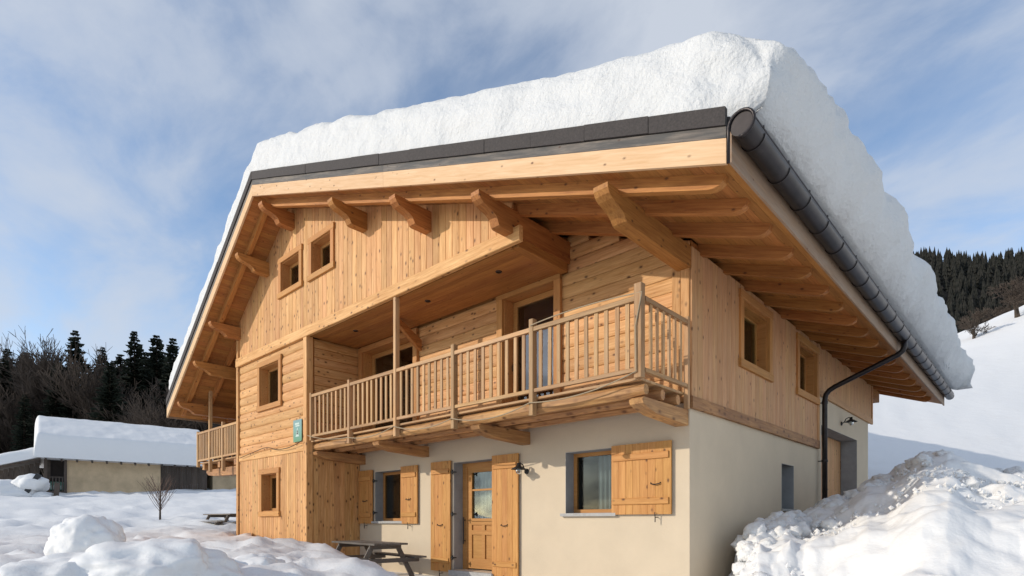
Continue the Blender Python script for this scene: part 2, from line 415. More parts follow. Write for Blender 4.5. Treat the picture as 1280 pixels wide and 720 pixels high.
# dark wooded hillside behind the barn (left) and far ridge (right)
def hill(name, px0, px1, d0, d1, ztop, nx, ny, mat, zb):
    vs = []; fs = []
    for i in range(nx + 1):
        b = (px0 + (px1 - px0) * i / nx - 640) / 717.6
        for j in range(ny + 1):
            t = j / ny; d = d0 + (d1 - d0) * t; x, y = from_cam(b * d, d)
            z = zb(b, d) + (ztop(b) - zb(b, d)) * ss(0, 1, t) + 1.5 * fbm(x * .05, y * .05, 3, 4) * t
            vs.append((x, y, z))
    for i in range(nx):
        for j in range(ny): a = i * (ny + 1) + j; fs.append((a, a + ny + 1, a + ny + 2, a + 1))
    return tag(put(name, mesh(name, vs, fs, mat, True)), kind='structure')
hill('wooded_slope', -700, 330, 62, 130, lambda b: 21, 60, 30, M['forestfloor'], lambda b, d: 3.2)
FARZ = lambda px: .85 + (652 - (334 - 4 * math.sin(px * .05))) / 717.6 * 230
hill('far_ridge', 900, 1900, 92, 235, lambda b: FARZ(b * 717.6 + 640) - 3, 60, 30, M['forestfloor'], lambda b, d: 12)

# ------------------------------------------------------------------ the chalet
H = tag(empty('chalet'), 'large timber and cream plaster alpine chalet with long front balcony', 'house')
XR, SR, SL, ZR = -10.4, .357, .714, 9.02
YF, YB = -2.4, 15.2
XE_R, XE_L = 1.60, -17.0
def zs(x): return ZR - SR * (x - XR) if x >= XR else ZR - SL * (XR - x)
FB = Frame((0, 0, 0), (1, 0, 0), (0, -1, 0)); FA = Frame((0, -1.48, 0), (1, 0, 0), (0, -1, 0))
FR = Frame((0, 0, 0), (0, 1, 0), (1, 0, 0)); FS = Frame((-9.36, 0, 0), (0, 1, 0), (1, 0, 0))
# openings (u0,u1,z0,z1)
WBL = (-8.64, -7.47, .86, 2.13); DB = (-5.57, -4.32, -.22, 2.16); WBR = (-2.44, -1.38, 1.0, 2.13)
D1 = (-9.18, -6.98, 2.95, 5.34); D2 = (-4.02, -2.68, 2.95, 5.40)
W1 = (-10.76, -9.76, 6.92, 7.70); W2 = (-9.12, -8.22, 6.92, 7.70); W3 = (-12.06, -10.90, 4.07, 5.16); W4 = (-11.93, -11.01, 1.13, 2.16)
SLIT = (4.28, 5.07, 1.12, 2.08); GAR = (7.2, 10.88, -.4, 3.25); R1 = (2.04, 3.37, 3.80, 4.90); R2 = (5.28, 6.60, 3.82, 4.89)
def us_of(ops, *e): return list(e) + [v for o in ops for v in o[:2]]
def zs_of(ops, *e): return list(e) + [v for o in ops for v in o[2:]]
ops = [WBL, DB, WBR]; core('plaster_wall', H, FB, us_of(ops, -9.36, 0), zs_of(ops, -.7, 2.72), ops, None, .36, 0, M['plaster'])
ops = [D1, D2]; core('log_wall_core', H, FB, us_of(ops, -9.6, 0), zs_of(ops, 2.72, 5.45), ops, lambda u: zs(u) - .03, .36, -.05, M['beam'])
core('plinth_wall', H, FA, [-13.57, -9.39] + us_of([W4, W3]), [-.7, 5.45] + zs_of([W4, W3]), [W4, W3], None, .3, -.03, M['beam'])
core('gable_core', H, FA, [-13.57, XR, -2.4] + us_of([W1, W2]), [5.46] + [5.7], [], lambda u: 6.15 if u > -2.9 else 5.75, .2, -.03, M['beam'])
# gable above, cut round its two windows
core('gable_core', H, FA, [-13.57, -11.7, XR] + us_of([W1, W2]) + [-7.2], [5.76, 6.6] + [W1[2]], [], lambda u: W1[2] if u > -13 else 6.7, .2, -.03, M['beam'])
g = MB()
for a, b in ((-13.57, W1[0]), (W1[1], W2[0]), (W2[1], -2.4)):
    n = 12
    for i in range(n):
        u0 = a + (b - a) * i / n; u1 = a + (b - a) * (i + 1) / n; y0, y1 = -1.45, -1.25
        lo = 5.77
        g.hexa([(u0, y0, lo), (u1, y0, lo), (u1, y1, lo), (u0, y1, lo), (u0, y0, zs(u0) - .03), (u1, y0, zs(u1) - .03), (u1, y1, zs(u1) - .03), (u0, y1, zs(u0) - .03)])
for W in (W1, W2):
    u0, u1 = W[:2]; lo = W[3]
    for (p, q) in ([(u0, XR), (XR, u1)] if u0 < XR < u1 else [(u0, u1)]):
        g.hexa([(p, -1.45, lo), (q, -1.45, lo), (q, -1.25, lo), (p, -1.25, lo), (p, -1.45, zs(p) - .03), (q, -1.45, zs(q) - .03), (q, -1.25, zs(q) - .03), (p, -1.25, zs(p) - .03)])
g.out('gable_wall', M['beam'], H)
for o in [o for o in COL.objects if o.name.startswith('gable_core')]: bpy.data.objects.remove(o)
g = MB()
for W in (W1, W2): g.box(W[0], W[1], -1.45, -1.25, 5.77, W[2])
g.out('window_parapet', M['beam'], H)
ops = [SLIT, GAR]
core('side_plaster_wall', H, FR, us_of([SLIT], .36, 6.84), zs_of([SLIT], -.7, 2.72), [SLIT], None, .36, 0, M['plaster'])
core('garage_wall', H, FR, [6.84, 7.2, 10.88, 12.34], [-.7, -.4, 3.25, 3.98], [GAR], None, .36, 0, M['plaster'])
core('side_wood_core', H, FR, us_of([R1, R2], .31, 6.84), zs_of([R1, R2], 2.72, 5.2), [R1, R2], None, .3, -.0, M['beam'])
core('side_wood_core', H, FR, [6.84, 12.74], [3.98, 5.2], [], None, .3, -.0, M['beam'])
core('passage_wall', H, FS, [-1.15, -.0], [-.7, 5.48], [], None, .3, -.03, M['beam'])
m = MB(); m.box(-13.57, -13.2, -1.15, 12.9, -.7, 6.6); m.out('far_side_wall', M['beam'], H)
m = MB(); m.box(-13.2, -.31, 12.5, 12.8, -.7, 5.15)
m.hexa([(-13.2, 12.5, 5.15), (-.31, 12.5, 5.15), (-.31, 12.8, 5.15), (-13.2, 12.8, 5.15), (XR, 12.5, ZR - .1), (XR + .01, 12.5, ZR - .1), (XR + .01, 12.8, ZR - .1), (XR, 12.8, ZR - .1)])
m.out('rear_wall', M['plaster'], H)
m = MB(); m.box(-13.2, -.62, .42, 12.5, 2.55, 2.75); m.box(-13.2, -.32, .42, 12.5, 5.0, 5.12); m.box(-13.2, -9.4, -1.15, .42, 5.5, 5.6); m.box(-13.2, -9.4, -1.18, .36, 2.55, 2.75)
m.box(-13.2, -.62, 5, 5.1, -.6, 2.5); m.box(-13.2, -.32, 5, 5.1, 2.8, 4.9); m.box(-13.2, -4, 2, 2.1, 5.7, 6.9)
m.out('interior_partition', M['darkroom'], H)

# siding
GW = [W1, W2]
pad = lambda o, p=.06: (o[0] - p, o[1] + p, o[2] - p, o[3] + p)
vplanks(H, FA, -13.57, -2.42, 5.70, lambda u: zs(u) - .004, [pad(W1, .02), pad(W2, .02)], .19, M['larch'])
vplanks(H, FA, -13.50, -9.52, -.6, 2.62, [pad(W4, .02)], .125, M['larch'])
hlogs(H, FA, -13.50, -9.52, 2.82, 5.46, [pad(W3, .02)], .24, M['larch'], t=.04)
hlogs(H, FB, -9.32, -.30, 2.92, 5.46, [pad(D1, .02), pad(D2, .02)], .23, M['larch'], t=.026)
hlogs(H, FB, -2.40, -.30, 5.46, 6.15, [], .23, M['larch'], uhi=lambda z: XR + (ZR - .05 - z) / SR)
vplanks(H, FB, -.30, 0.0, 2.74, lambda u: zs(u) - .06, [], .15, M['larch'], n=.012)
hlogs(H, FS, -1.30, -.02, 2.92, 5.46, [], .23, M['larch'])
vplanks(H, FS, -1.34, -.0, -.6, 2.90, [], .155, M['larch'])
vplanks(H, FR, .012, 6.74, 2.82, 5.16, [pad(R1, .02), pad(R2, .02)], .19, M['side'], n=.035)
vplanks(H, FR, 6.88, 12.62, 4.10, 5.16, [], .19, M['side'], n=.035)
# corner boards and trim
bar('corner_post', H, (-9.43, -1.36, -.6), (-9.43, -1.36, 5.46), (0, -1, 0), .18, .17, M['larch'], ch=.01)
bar('corner_board', H, (-13.58, -1.40, -.6), (-13.58, -1.40, 6.45), (0, -1, 0), .13, .13, M['larch'], ch=.01)
bar('tie_beam', H, (-13.64, -1.46, 5.575), (-2.20, -1.46, 5.575), (0, -1, 0), .25, .09, M['larch'], ch=.01)
bar('band_beam', H, (-13.52, -1.44, 2.72), (-9.52, -1.44, 2.72), (0, -1, 0), .19, .06, M['larch'], ch=.01)
bar('base_trim', H, (.01, -.02, 2.72), (.01, 6.86, 2.72), (1, 0, 0), .19, .055, M['slab'], ch=.006)
bar('base_trim', H, (.01, 6.86, 4.02), (.01, 12.72, 4.02), (1, 0, 0), .16, .055, M['side'], ch=.006)
bar('edge_board', H, (.01, 6.80, 2.82), (.01, 6.80, 5.16), (1, 0, 0), .11, .055, M['side'], ch=.006)
bar('edge_board', H, (.01, 12.67, 4.1), (.01, 12.67, 5.16), (1, 0, 0), .10, .055, M['side'], ch=.006)

# windows and trims
def window(F, o, rec=.18, trim=.14, proud=.045, leafs=1, tm=None, fm=None, left_only=False, glassz=None, sill=True, top=True, slit=False):
    wn = empty('window', H, Matrix.Translation(F.at((o[0] + o[1]) / 2, o[2], 0)))
    tm = tm or M['trim']; fm = fm or M['door']; u0, u1, z0, z1 = o
    if trim:
        bar('trim', wn, F.at(u0 - trim/2, z0, .001), F.at(u0 - trim/2, z1, .001), F.N, trim, proud, tm, ch=.006)
        bar('trim', wn, F.at(u1 + trim/2, z0, .001), F.at(u1 + trim/2, z1, .001), F.N, trim, proud, tm, ch=.006)
        bar('trim', wn, F.at(u0 - trim - .02, z1 + trim/2, .001), F.at(u1 + trim + .02, z1 + trim/2, .001), F.N, trim, proud + .006, tm, ch=.006)
        bar('sill', wn, F.at(u0 - trim - .03, z0 - trim/2, .001), F.at(u1 + trim + .03, z0 - trim/2, .001), F.N, trim, proud + .014, tm, ch=.006)
        m = MB(); t = .02
        m.fbox(F, u0, u0 + t, z0, z1, -rec, 0); m.fbox(F, u1 - t, u1, z0, z1, -rec, 0)
        m.fbox(F, u0 + t, u1 - t, z0, z0 + t, -rec, 0); m.fbox(F, u0 + t, u1 - t, z1 - t, z1, -rec, 0)
        m.out('reveal', tm, wn)
    e = .02 if trim else 0.0; a, b, c, d = u0 + e, u1 - e, z0 + e, z1 - e; fw = .075
    m = MB(); n0, n1 = -rec - .07, -rec - .001
    m.fbox(F, a, a + fw, c, d, n0, n1); m.fbox(F, b - fw, b, c, d, n0, n1)
    m.fbox(F, a + fw, b - fw, c, c + fw, n0, n1); m.fbox(F, a + fw, b - fw, d - fw, d, n0, n1)
    if leafs == 2: mid = (a + b) / 2; m.fbox(F, mid - .05, mid + .05, c + fw, d - fw, n0, n1 + .01)
    m.out('frame', fm, wn)
    if leafs == 2: spans = [(a + fw, mid - .05), (mid + .05, b - fw)]
    else: spans = [(a + fw, b - fw)]
    for p, q in spans:
        m = MB(); m.fbox(F, p, q, c + fw, d - fw, n0 + .03, n0 + .045); m.out('pane', M['glass_low'], wn)
    return wn
for W, F in ((W1, FA), (W2, FA), (W3, FA), (W4, FA)): window(F, W, rec=.2)
window(FR, R1, rec=.17, trim=.15, proud=.075); window(FR, R2, rec=.17, trim=.15, proud=.075)
window(FB, WBL, rec=.24, trim=0); window(FB, WBR, rec=.24, trim=0); window(FR, SLIT, rec=.26, trim=0, fm=M['cement'])
def rev(F, o, rec, mat=None, base=True):
    m = MB(); t = .006; u0, u1, z0, z1 = o
    m.fbox(F, u0 - .001, u0 + t, z0, z1, -rec, .003); m.fbox(F, u1 - t, u1 + .001, z0, z1, -rec, .003)
    m.fbox(F, u0 + t, u1 - t, z1 - t, z1 + .001, -rec, .003)
    if base: m.fbox(F, u0 + t, u1 - t, z0 - .001, z0 + t, -rec, .003)
    return m.out('reveal', mat or M['cement'], H)
rev(FB, WBL, .24); rev(FB, WBR, .24); rev(FR, SLIT, .26); rev(FB, DB, .26, base=False); rev(FR, GAR, .42, base=False)
for o in (WBL, WBR): MB().fbox(FB, o[0] - .08, o[1] + .06, o[2] - .055, o[2], -.2, .07).out('sill', M['sillstone'], H)
MB().fbox(FR, SLIT[0] - .04, SLIT[1] + .04, SLIT[2] - .05, SLIT[2], -.2, .05).out('sill', M['sillstone'], H)

# balcony doors
def glazed_door(F, o, rec, spans, trims=(.16, .16, .14)):
    dr = empty('balcony_door', H, Matrix.Translation(F.at((o[0] + o[1]) / 2, o[2], 0))); u0, u1, z0, z1 = o
    tl, tr, tt = trims
    bar('trim', dr, F.at(u0 - tl/2, z0, .001), F.at(u0 - tl/2, z1, .001), F.N, tl, .07, M['trim'], ch=.006)
    bar('trim', dr, F.at(u1 + tr/2, z0, .001), F.at(u1 + tr/2, z1, .001), F.N, tr, .07, M['trim'], ch=.006)
    bar('trim', dr, F.at(u0 - tl, z1 + tt/2 - .03, .001), F.at(u1 + tr, z1 + tt/2 - .03, .001), F.N, tt, .078, M['trim'], ch=.006)
    m = MB(); t = .025
    m.fbox(F, u0, u0 + t, z0, z1, -rec, 0); m.fbox(F, u1 - t, u1, z0, z1, -rec, 0); m.fbox(F, u0 + t, u1 - t, z1 - t, z1, -rec, 0)
    m.out('reveal', M['trim'], dr)
    n0, n1 = -rec - .08, -rec
    for p, q in spans:
        m = MB(); f = .11; zl = z0 + .05; zh = z1 - .03
        m.fbox(F, p, p + f, zl, zh, n0, n1); m.fbox(F, q - f, q, zl, zh, n0, n1)
        m.fbox(F, p + f, q - f, zl, zl + .16, n0, n1); m.fbox(F, p + f, q - f, zh - f, zh, n0, n1)
        m.out('frame', M['door'], dr)
        m = MB(); m.fbox(F, p + f, q - f, zl + .16, zh - f, n0 + .03, n0 + .045); m.out('pane', M['glass'], dr)
    m = MB(); m.fbox(F, spans[-1][0] + .03, spans[-1][0] + .06, z0 + 1.0, z0 + 1.14, n1 + .001, n1 + .05); m.out('handle', M['iron'], dr)
    return dr
glazed_door(FB, D1, .24, [(-9.15, -8.08), (-8.08, -7.01)])
glazed_door(FB, D2, .24, [(-3.99, -2.71)])

# front door
dr = empty('front_door', H, Matrix.Translation((-4.95, .3, -.22)))
m = MB(); F = FB; n0, n1 = -.34, -.26; u0, u1, z0, z1 = DB
m.fbox(F, u0 + .006, u0 + .16, z0, z1 - .006, n0, n1); m.fbox(F, u1 - .1, u1 - .006, z0, z1 - .006, n0, n1); m.fbox(F, u0 + .16, u1 - .1, z1 - .1, z1 - .006, n0, n1)
m.out('door_frame', M['door'], dr)
a, b, c, d = u0 + .16, u1 - .1, z0 + .03, z1 - .1
m = MB(); n1 = -.275
m.fbox(F, a, a + .13, c, d, n0, n1); m.fbox(F, b - .13, b, c, d, n0, n1)
for (p, q) in ((c, c + .22), (.78, .92), (1.02 - .17, 1.02 - .16), (d - .12, d)): m.fbox(F, a + .13, b - .13, p, q, n0, n1)
m.fbox(F, a + .13, b - .13, 1.53, 1.57, n0, n1 - .01)
m.fbox(F, (a + b) / 2 - .05, (a + b) / 2 + .05, c + .22, .558, n0, n1); m.fbox(F, (a + b) / 2 - .05, (a + b) / 2 + .05, .662, .778, n0, n1)
m.fbox(F, a + .13, b - .13, .56, .66, n0, n1 - .001)
m.out('door_leaf', M['door'], dr)
for p, q in ((c + .22, .56), (.66, .78)):
    for (s, e) in ((a + .13, (a + b) / 2 - .05), ((a + b) / 2 + .05, b - .13)): MB().fbox(F, s, e, p, q, n0 + .015, n1 - .03).out('panel', M['door'], dr)
MB().fbox(F, a + .13, b - .13, .92, 1.53, n0 + .03, n0 + .04).out('pane', M['glass_low'], dr)
MB().fbox(F, a + .13, b - .13, 1.57, d - .12, n0 + .03, n0 + .04).out('pane', M['glass_low'], dr)
m = MB(); m.tube([F.at(u0 + .10, .35, -.2), F.at(u0 + .10, .95, -.2)], .014, 8); m.tube([F.at(u0 + .10, .42, -.26), F.at(u0 + .10, .42, -.2)], .01, 6); m.tube([F.at(u0 + .10, .88, -.26), F.at(u0 + .10, .88, -.2)], .01, 6)
m.out('handle', M['iron'], dr)
MB().box(-5.62, -4.27, -.12, .3, -.34, -.225).out('doorstep', M['sillstone'], H)

# shutters
def shutter(u0, u1, z0, z1, hinge, nb, zh, handle_u=None, battens=None):
    """hinge -1: hinged on its left edge, 1: on its right edge"""
    sh = empty('shutter', H, Matrix.Translation(FB.at((u0 + u1) / 2, z0, .05)))
    wd = (u1 - u0) / nb
    for i in range(nb):
        a = u0 + i * wd + .001; b = a + wd - .002; g = .003; w_ = b - a; t = .034
        P = [(-w_/2, 0), (w_/2, 0), (w_/2, t - g), (w_/2 - g, t), (-w_/2 + g, t), (-w_/2, t - g)]
        bar('plank', sh, FB.at((a + b) / 2, z0, .035), FB.at((a + b) / 2, z1, .035), FB.N, w_, t, M['shutter'], prof=P)
    for zb in (battens or (z0 + .22, z1 - .22)):
        bar('batten', sh, FB.at(u0 + .04, zb, .0705), FB.at(u1 - .04, zb, .0705), FB.N, .11, .024, M['shutter'], ch=.008)
    hu = u0 if hinge < 0 else u1; s = -1 if hinge < 0 else 1
    for zb in (zh if hinge > 0 else ()):
        m = MB(); m.fbox(FB, hu + s * .005, hu + s * .11, zb - .018, zb + .018, .03, .05); m.tube([FB.at(hu + s * .07, zb - .05, .06), FB.at(hu + s * .07, zb + .05, .06)], .018, 8); m.tube([FB.at(hu + s * .11, zb, .045), FB.at(hu + s * .11, zb, -.02)], .012, 6)
        m.out('hinge', M['iron'], sh)
    uc = handle_u or (u0 + u1) / 2; zc = z0 + (z1 - z0) * .42; m = MB()
    m.tube([FB.at(uc - .09, zc + .02, .07), FB.at(uc - .075, zc, .098), FB.at(uc, zc - .012, .104), FB.at(uc + .075, zc, .098), FB.at(uc + .09, zc + .02, .07)], .009, 6)
    m.out('handle', M['iron'], sh)
    ku = uc; m = MB()
    m.tube([FB.at(ku, z0 - .05, 0), FB.at(ku, z0 - .05, .09), FB.at(ku, z0 + .03, .10)], .008, 6); m.tube([FB.at(ku, z0 - .05, .09), FB.at(ku, z0 - .13, .09)], .010, 6)
    m.out('catch', M['iron'], sh)
shutter(-9.33, -8.69, .80, 2.19, 1, 5, (1.08, 1.9))
shutter(-7.46, -6.81, .80, 2.19, -2, 5, (1.08, 1.9))
shutter(-6.30, -5.62, -.27, 2.21, 1, 5, (.05, 1.02, 1.95), battens=(-.02, 1.98))
shutter(-4.31, -3.58, -.27, 2.21, -2, 5, (.05, 1.02, 1.95), battens=(-.02, 1.98))
shutter(-1.40, -.28, .97, 2.15, -2, 8, (1.2, 1.9), handle_u=-.55)

# garage door
gd = empty('garage_door', H, Matrix.Translation((-.45, 9, 0)))
for i in range(16):
    a = 7.2 + i * .23; 
    bar('plank', gd, FR.at(a + .115, -.35, -.47), FR.at(a + .115, 3.24, -.47), FR.N, .225, .04, M['side'], ch=.006)
m = MB(); m.tube([(-.43, 9.25, 1.75), (-.36, 9.25, 1.75), (-.36, 9.08, 1.75)], .012, 6); m.fbox(FR, 9.22, 9.28, 1.62, 1.86, -.43, -.42); m.out('handle', M['iron'], gd)

# loggia ceiling
i = 0; y = -1.36
while y < -.08:
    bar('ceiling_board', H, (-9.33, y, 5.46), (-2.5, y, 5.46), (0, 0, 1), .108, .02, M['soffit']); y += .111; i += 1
extrude_poly('ceiling_edge', H, [(-1.38, 5.44), (-.06, 5.44), (-.06, 5.64), (-1.38, 5.64)], 'x', -2.51, -2.35, M['beam'])
for x in (-3.3, -5.37, -8.12):
    MB().lathe((x, -.9, 5.46), (0, 0, -1), [(0, .004), (.04, .004), (.045, .012), (.06, .012), (.062, 0)], 14).out('ceiling_light', M['gutter'], H, smooth=True)

# purlins with shaped ends
def purlin(x, yb, w=.2, h=.36, mat=None, yt=-2.33):
    zt = zs(x) - .175
    if x < XR: zt = zs(x - 0) - .21
    e = yt
    poly = [(e, zt), (yb, zt), (yb, zt - h), (e + .50, zt - h), (e + .455, zt - h + .015), (e + .40, zt - .27), (e + .31, zt - .215), (e + .20, zt - .185), (e + .11, zt - .165), (e + .04, zt - .12), (e + .005, zt - .06)]
    return extrude_poly('purlin', H, poly, 'x', x - w / 2, x + w / 2, mat or M['beam'])
purlin(-.09, 13.9, .22, .34)
for x in (-2.43,): purlin(x, 12.4, .18, .40)
for x in (-4.62, -6.81): purlin(x, -1.2, .18, .38)
purlin(-10.15, -1.2, .2, .38); purlin(-11.6, -1.2, .18, .36)
for x in (-13.50, -14.76, -16.19): purlin(x, 14.0, .18, .34)
# rafters
RY = [-2.02, -1.35, -.55, .35, 1.25, 2.2] + [3.2 + i * .98 for i in range(12)]
cR = 1 / math.sqrt(1 + SR * SR); cL = 1 / math.sqrt(1 + SL * SL)
def rafter(y, right=True):
    th = .17; s, c = (SR, cR) if right else (-SL, cL)
    sg = 1 if right else -1; xe = 1.42 if right else -16.85
    L = abs(xe - XR) / c; w = .11
    # profile of the side face in (along, down), the tail rounded
    P = [(0, 0), (L, 0), (L + .01, th * .45), (L - .03, th * .75), (L - .09, th * .93), (L - .16, th), (0, th)]
    dx, dz = c * sg, -abs(s) * c; nx, nz = dz * sg, -dx * sg     # down normal
    poly = [(XR + a * dx + d * (-abs(s) * c) * sg, ZR + a * dz + d * (-c)) for a, d in P]
    return extrude_poly('rafter', H, poly, 'y', y - w / 2, y + w / 2, M['beam'], (c, 0, -s * c))
for y in RY: rafter(y, True); rafter(y, False)
# roof boards seen from below
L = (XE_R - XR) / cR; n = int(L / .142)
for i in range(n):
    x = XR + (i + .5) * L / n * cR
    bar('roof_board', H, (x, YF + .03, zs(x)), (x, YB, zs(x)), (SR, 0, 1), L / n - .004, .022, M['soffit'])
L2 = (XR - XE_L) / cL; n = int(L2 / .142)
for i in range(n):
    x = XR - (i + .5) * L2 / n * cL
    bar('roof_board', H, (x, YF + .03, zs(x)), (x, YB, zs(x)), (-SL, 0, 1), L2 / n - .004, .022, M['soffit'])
# roof build-up
m = MB()
for (xa, xb) in ((XR, XE_R), (XE_L, XR)):
    lo, hi = .035, .47
    m.hexa([(xa, YF + .03, zs(xa) + lo), (xb, YF + .03, zs(xb) + lo), (xb, YB, zs(xb) + lo), (xa, YB, zs(xa) + lo), (xa, YF + .03, zs(xa) + hi), (xb, YF + .03, zs(xb) + hi), (xb, YB, zs(xb) + hi), (xa, YB, zs(xa) + hi)])
m.out('roof_deck', M['tile'], H)
def slope_bar(name, x0, x1, off, w, t, y, mat, over=0):
    """board in the gable plane along the slope; off = height of its lower edge above the soffit"""
    p = [(x0, y, zs(x0) + off), (x1, y, zs(x1) + off), (x1, y, zs(x1) + off + w), (x0, y, zs(x0) + off + w)]
    m = MB(); m.hexa([(x0, y - t, p[0][2]), (x1, y - t, p[1][2]), (x1, y, p[1][2]), (x0, y, p[0][2]), (x0, y - t, p[3][2]), (x1, y - t, p[2][2]), (x1, y, p[2][2]), (x0, y, p[3][2])])
    o = m.out(name, mat, H)
    return o
def slope_board(name, x0, x1, off, w, t, y, mat):
    """like slope_bar but local X runs along the slope, so the grain follows"""
    s = (zs(x1) - zs(x0)) / (x1 - x0); c = 1 / math.sqrt(1 + s * s)
    wp = w * c
    return bar(name, H, (x0, y, zs(x0) + off + w / 2), (x1, y, zs(x1) + off + w / 2), (0, -1, 0), wp, t, mat, c0=s, c1=s) if False else \
        bar(name, H, (x0, y, zs(x0) + off + w / 2), (x1, y, zs(x1) + off + w / 2), (0, -1, 0), wp, t, mat, c0=s, c1=s)
for (xa, xb, side) in ((XR, XE_R - .02, 1), (XE_L, XR, -1)):
    cuts = [xa, xa + (xb - xa) * .47, xb] if side > 0 else [xa, xa + (xb - xa) * .55, xb]
    for a, b in zip(cuts[:-1], cuts[1:]): slope_board('barge_board', a + .002, b - .002, -.05, .27, .045, YF + .03, M['fascia'])
    for a, b in zip(cuts[:-1], cuts[1:]): slope_board('batten_board', a + .002, b - .002, .225, .12, .035, YF + .02, M['greyboard'])
    n = 13 if side > 0 else 9
    for i in range(n):
        a = xa + (xb - xa) * i / n; b = xa + (xb - xa) * (i + 1) / n
        slope_board('rake_tile', a + .003, b - .003, .35 + .004 * (i % 2), .20, .06 + .003 * (i % 3), YF + .02, M['tile'])
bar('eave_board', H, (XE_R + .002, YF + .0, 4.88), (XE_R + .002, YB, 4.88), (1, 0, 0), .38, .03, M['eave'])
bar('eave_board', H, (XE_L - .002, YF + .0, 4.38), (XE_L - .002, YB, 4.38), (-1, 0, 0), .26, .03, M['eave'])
for i in range(8):
    m = MB(); y = -2.0
# gutter
gt = empty('gutter', H, Matrix.Translation((1.78, -2.48, 4.95)))
GX, GZ, GR = 1.76, 5.01, .122
m = MB(); k = 14
ys = [YF - .06 + i * (YB + .15 - (YF - .06)) / 30 for i in range(31)]
n0 = 0
for y in ys:
    for j in range(k + 1):
        t = math.pi * (.82 + 1.36 * j / k); m.v.append(Vector((GX + GR * math.cos(t), y, GZ + GR * math.sin(t))))
    for j in range(k + 1):
        t = math.pi * (2.18 - 1.36 * j / k); m.v.append(Vector((GX + (GR - .006) * math.cos(t), y, GZ + (GR - .006) * math.sin(t))))
K = 2 * (k + 1)
for i in range(30):
    for j in range(K): q = (j + 1) % K; m.f.append((i * K + j, (i + 1) * K + j, (i + 1) * K + q, i * K + q))
m.out('channel', M['gutter'], gt, smooth=True)
for y in (YF - .062, YB + .13):
    m = MB(); vs = [(GX, y, GZ)] + [(GX + GR * math.cos(math.pi * (j / 12)), y, GZ + GR * math.sin(math.pi * (j / 12))) for j in range(25)]
    vs2 = [(v[0], y + .006, v[2]) for v in vs]; nn = len(vs)
    m.add(vs + vs2, [tuple(range(1, nn)), tuple(reversed(range(nn + 1, 2 * nn)))] + [(j, j + nn, j + 1 + nn, j + 1) for j in range(1, nn - 1)])
    m.out('end_cap', M['gutter'], gt)
m = MB(); m.tube([(GX + GR * .84, YF - .05, GZ + GR * .53), (GX + GR * .84, YB + .1, GZ + GR * .53)], .014, 6); m.out('bead', M['gutter'], gt)
y = -2.14
while y < 15:
    m = MB(); m.tube([(GX + (GR + .006) * math.cos(math.pi * (1 + j / 12)), y, GZ + (GR + .006) * math.sin(math.pi * (1 + j / 12))) for j in range(13)], .006, 5)
    m.tube([(GX + GR * .86, y, GZ + GR * .50), (GX + GR * .86, y, GZ + GR * .7)], .018, 6)
    m.out('hoop', M['gutter'], gt, smooth=True); y += .82
m = MB(); m.tube([(GX + (GR + .012) * math.cos(t), YF - .07, GZ + (GR + .012) * math.sin(t)) for t in [math.pi * (-.55 + 1.55 * j / 16) for j in range(17)]] + [(GX - GR - .012, YF - .07, GZ - .36)], .018, 6)
m.out('strap', M['gutter'], gt, smooth=True)
# downpipe
m = MB(); pts = [(GX, 6.95, GZ - .10), (GX, 6.95, GZ - .24), (GX - .03, 6.95, GZ - .32), (GX - .12, 6.95, GZ - .39), (.36, 6.95, 4.10), (.24, 6.95, 4.03), (.17, 6.95, 3.94), (.145, 6.95, 3.80), (.145, 6.95, -.3)]
m.tube(pts, .062, 12); m.out('downpipe', M['gutter'], H, smooth=True)
for z in (3.72, 2.3, 1.0):
    m = MB(); m.lathe((.145, 6.95, z), (0, 0, 1), [(.07, 0), (.074, .01), (.074, .05), (.07, .06)], 12); m.tube([(.0, 6.95, z + .03), (.08, 6.95, z + .03)], .012, 6); m.out('pipe_clip', M['gutter'], H, smooth=True)

# ------------------------------------------------------------------ front balcony (part of the chalet)
BL = empty('balcony', H, Matrix.Translation((-4.7, -.74, 2.6)))
for i, y in enumerate([-1.36 + .15 * k for k in range(9)]):
    bar('deck_board', BL, (-9.3, y, 2.825), (-.04, y, 2.825), (0, 0, 1), .144, .035, M['rail'])
def slabbeam(name, parent, x0, x1, y, z0, z1, w, mat, seed):
    m = MB(); n = 24; k = 8
    for i in range(n + 1):
        x = x0 + (x1 - x0) * i / n
        for j in range(k):
            t = 2 * math.pi * (j + .5) / k; a = math.cos(t); b = math.sin(t)
            q = 1 / max(abs(a), abs(b)); q = 1 + (q - 1) * .75
            ir = 1 + .10 * fbm(x * 1.1, j * .8, seed, 3)
            ir *= (1 - .25 * (i in (0, n)))
            m.v.append(Vector((x, y + a * q * w / 2 * .9 * ir, (z0 + z1) / 2 + b * q * (z1 - z0) / 2 * .9 * ir)))
    for i in range(n):
        for j in range(k): q = (j + 1) % k; m.f.append((i * k + j, i * k + q, (i + 1) * k + q, (i + 1) * k + j))
    m.f.append(tuple(reversed(range(k)))); m.f.append(tuple(n * k + j for j in range(k)))
    o = m.out(name, mat, parent, origin=(x0, y, z0)); 
    bm = bmesh.new(); bm.from_mesh(o.data); bmesh.ops.recalc_face_normals(bm, faces=bm.faces); bm.to_mesh(o.data); bm.free(); return o
for i, y in enumerate((-1.30, -.82, -.34)): slabbeam('floor_beam', BL, -9.33, -.02, y, 2.60, 2.82, .2, M['slab'], i * 3.1)
def corbel(parent, x, w=.22, y1=0.0, z0=2.36, z1=2.60, yt=-1.40):
    poly = [(y1, z1), (yt + .05, z1), (yt, z1 - .03), (yt + .03, z1 - .09), (yt + .12, z1 - .13), (yt + .40, z1 - .19), (y1, z0)]
    return extrude_poly('corbel', parent, poly, 'x', x - w / 2, x + w / 2, M['slab'])
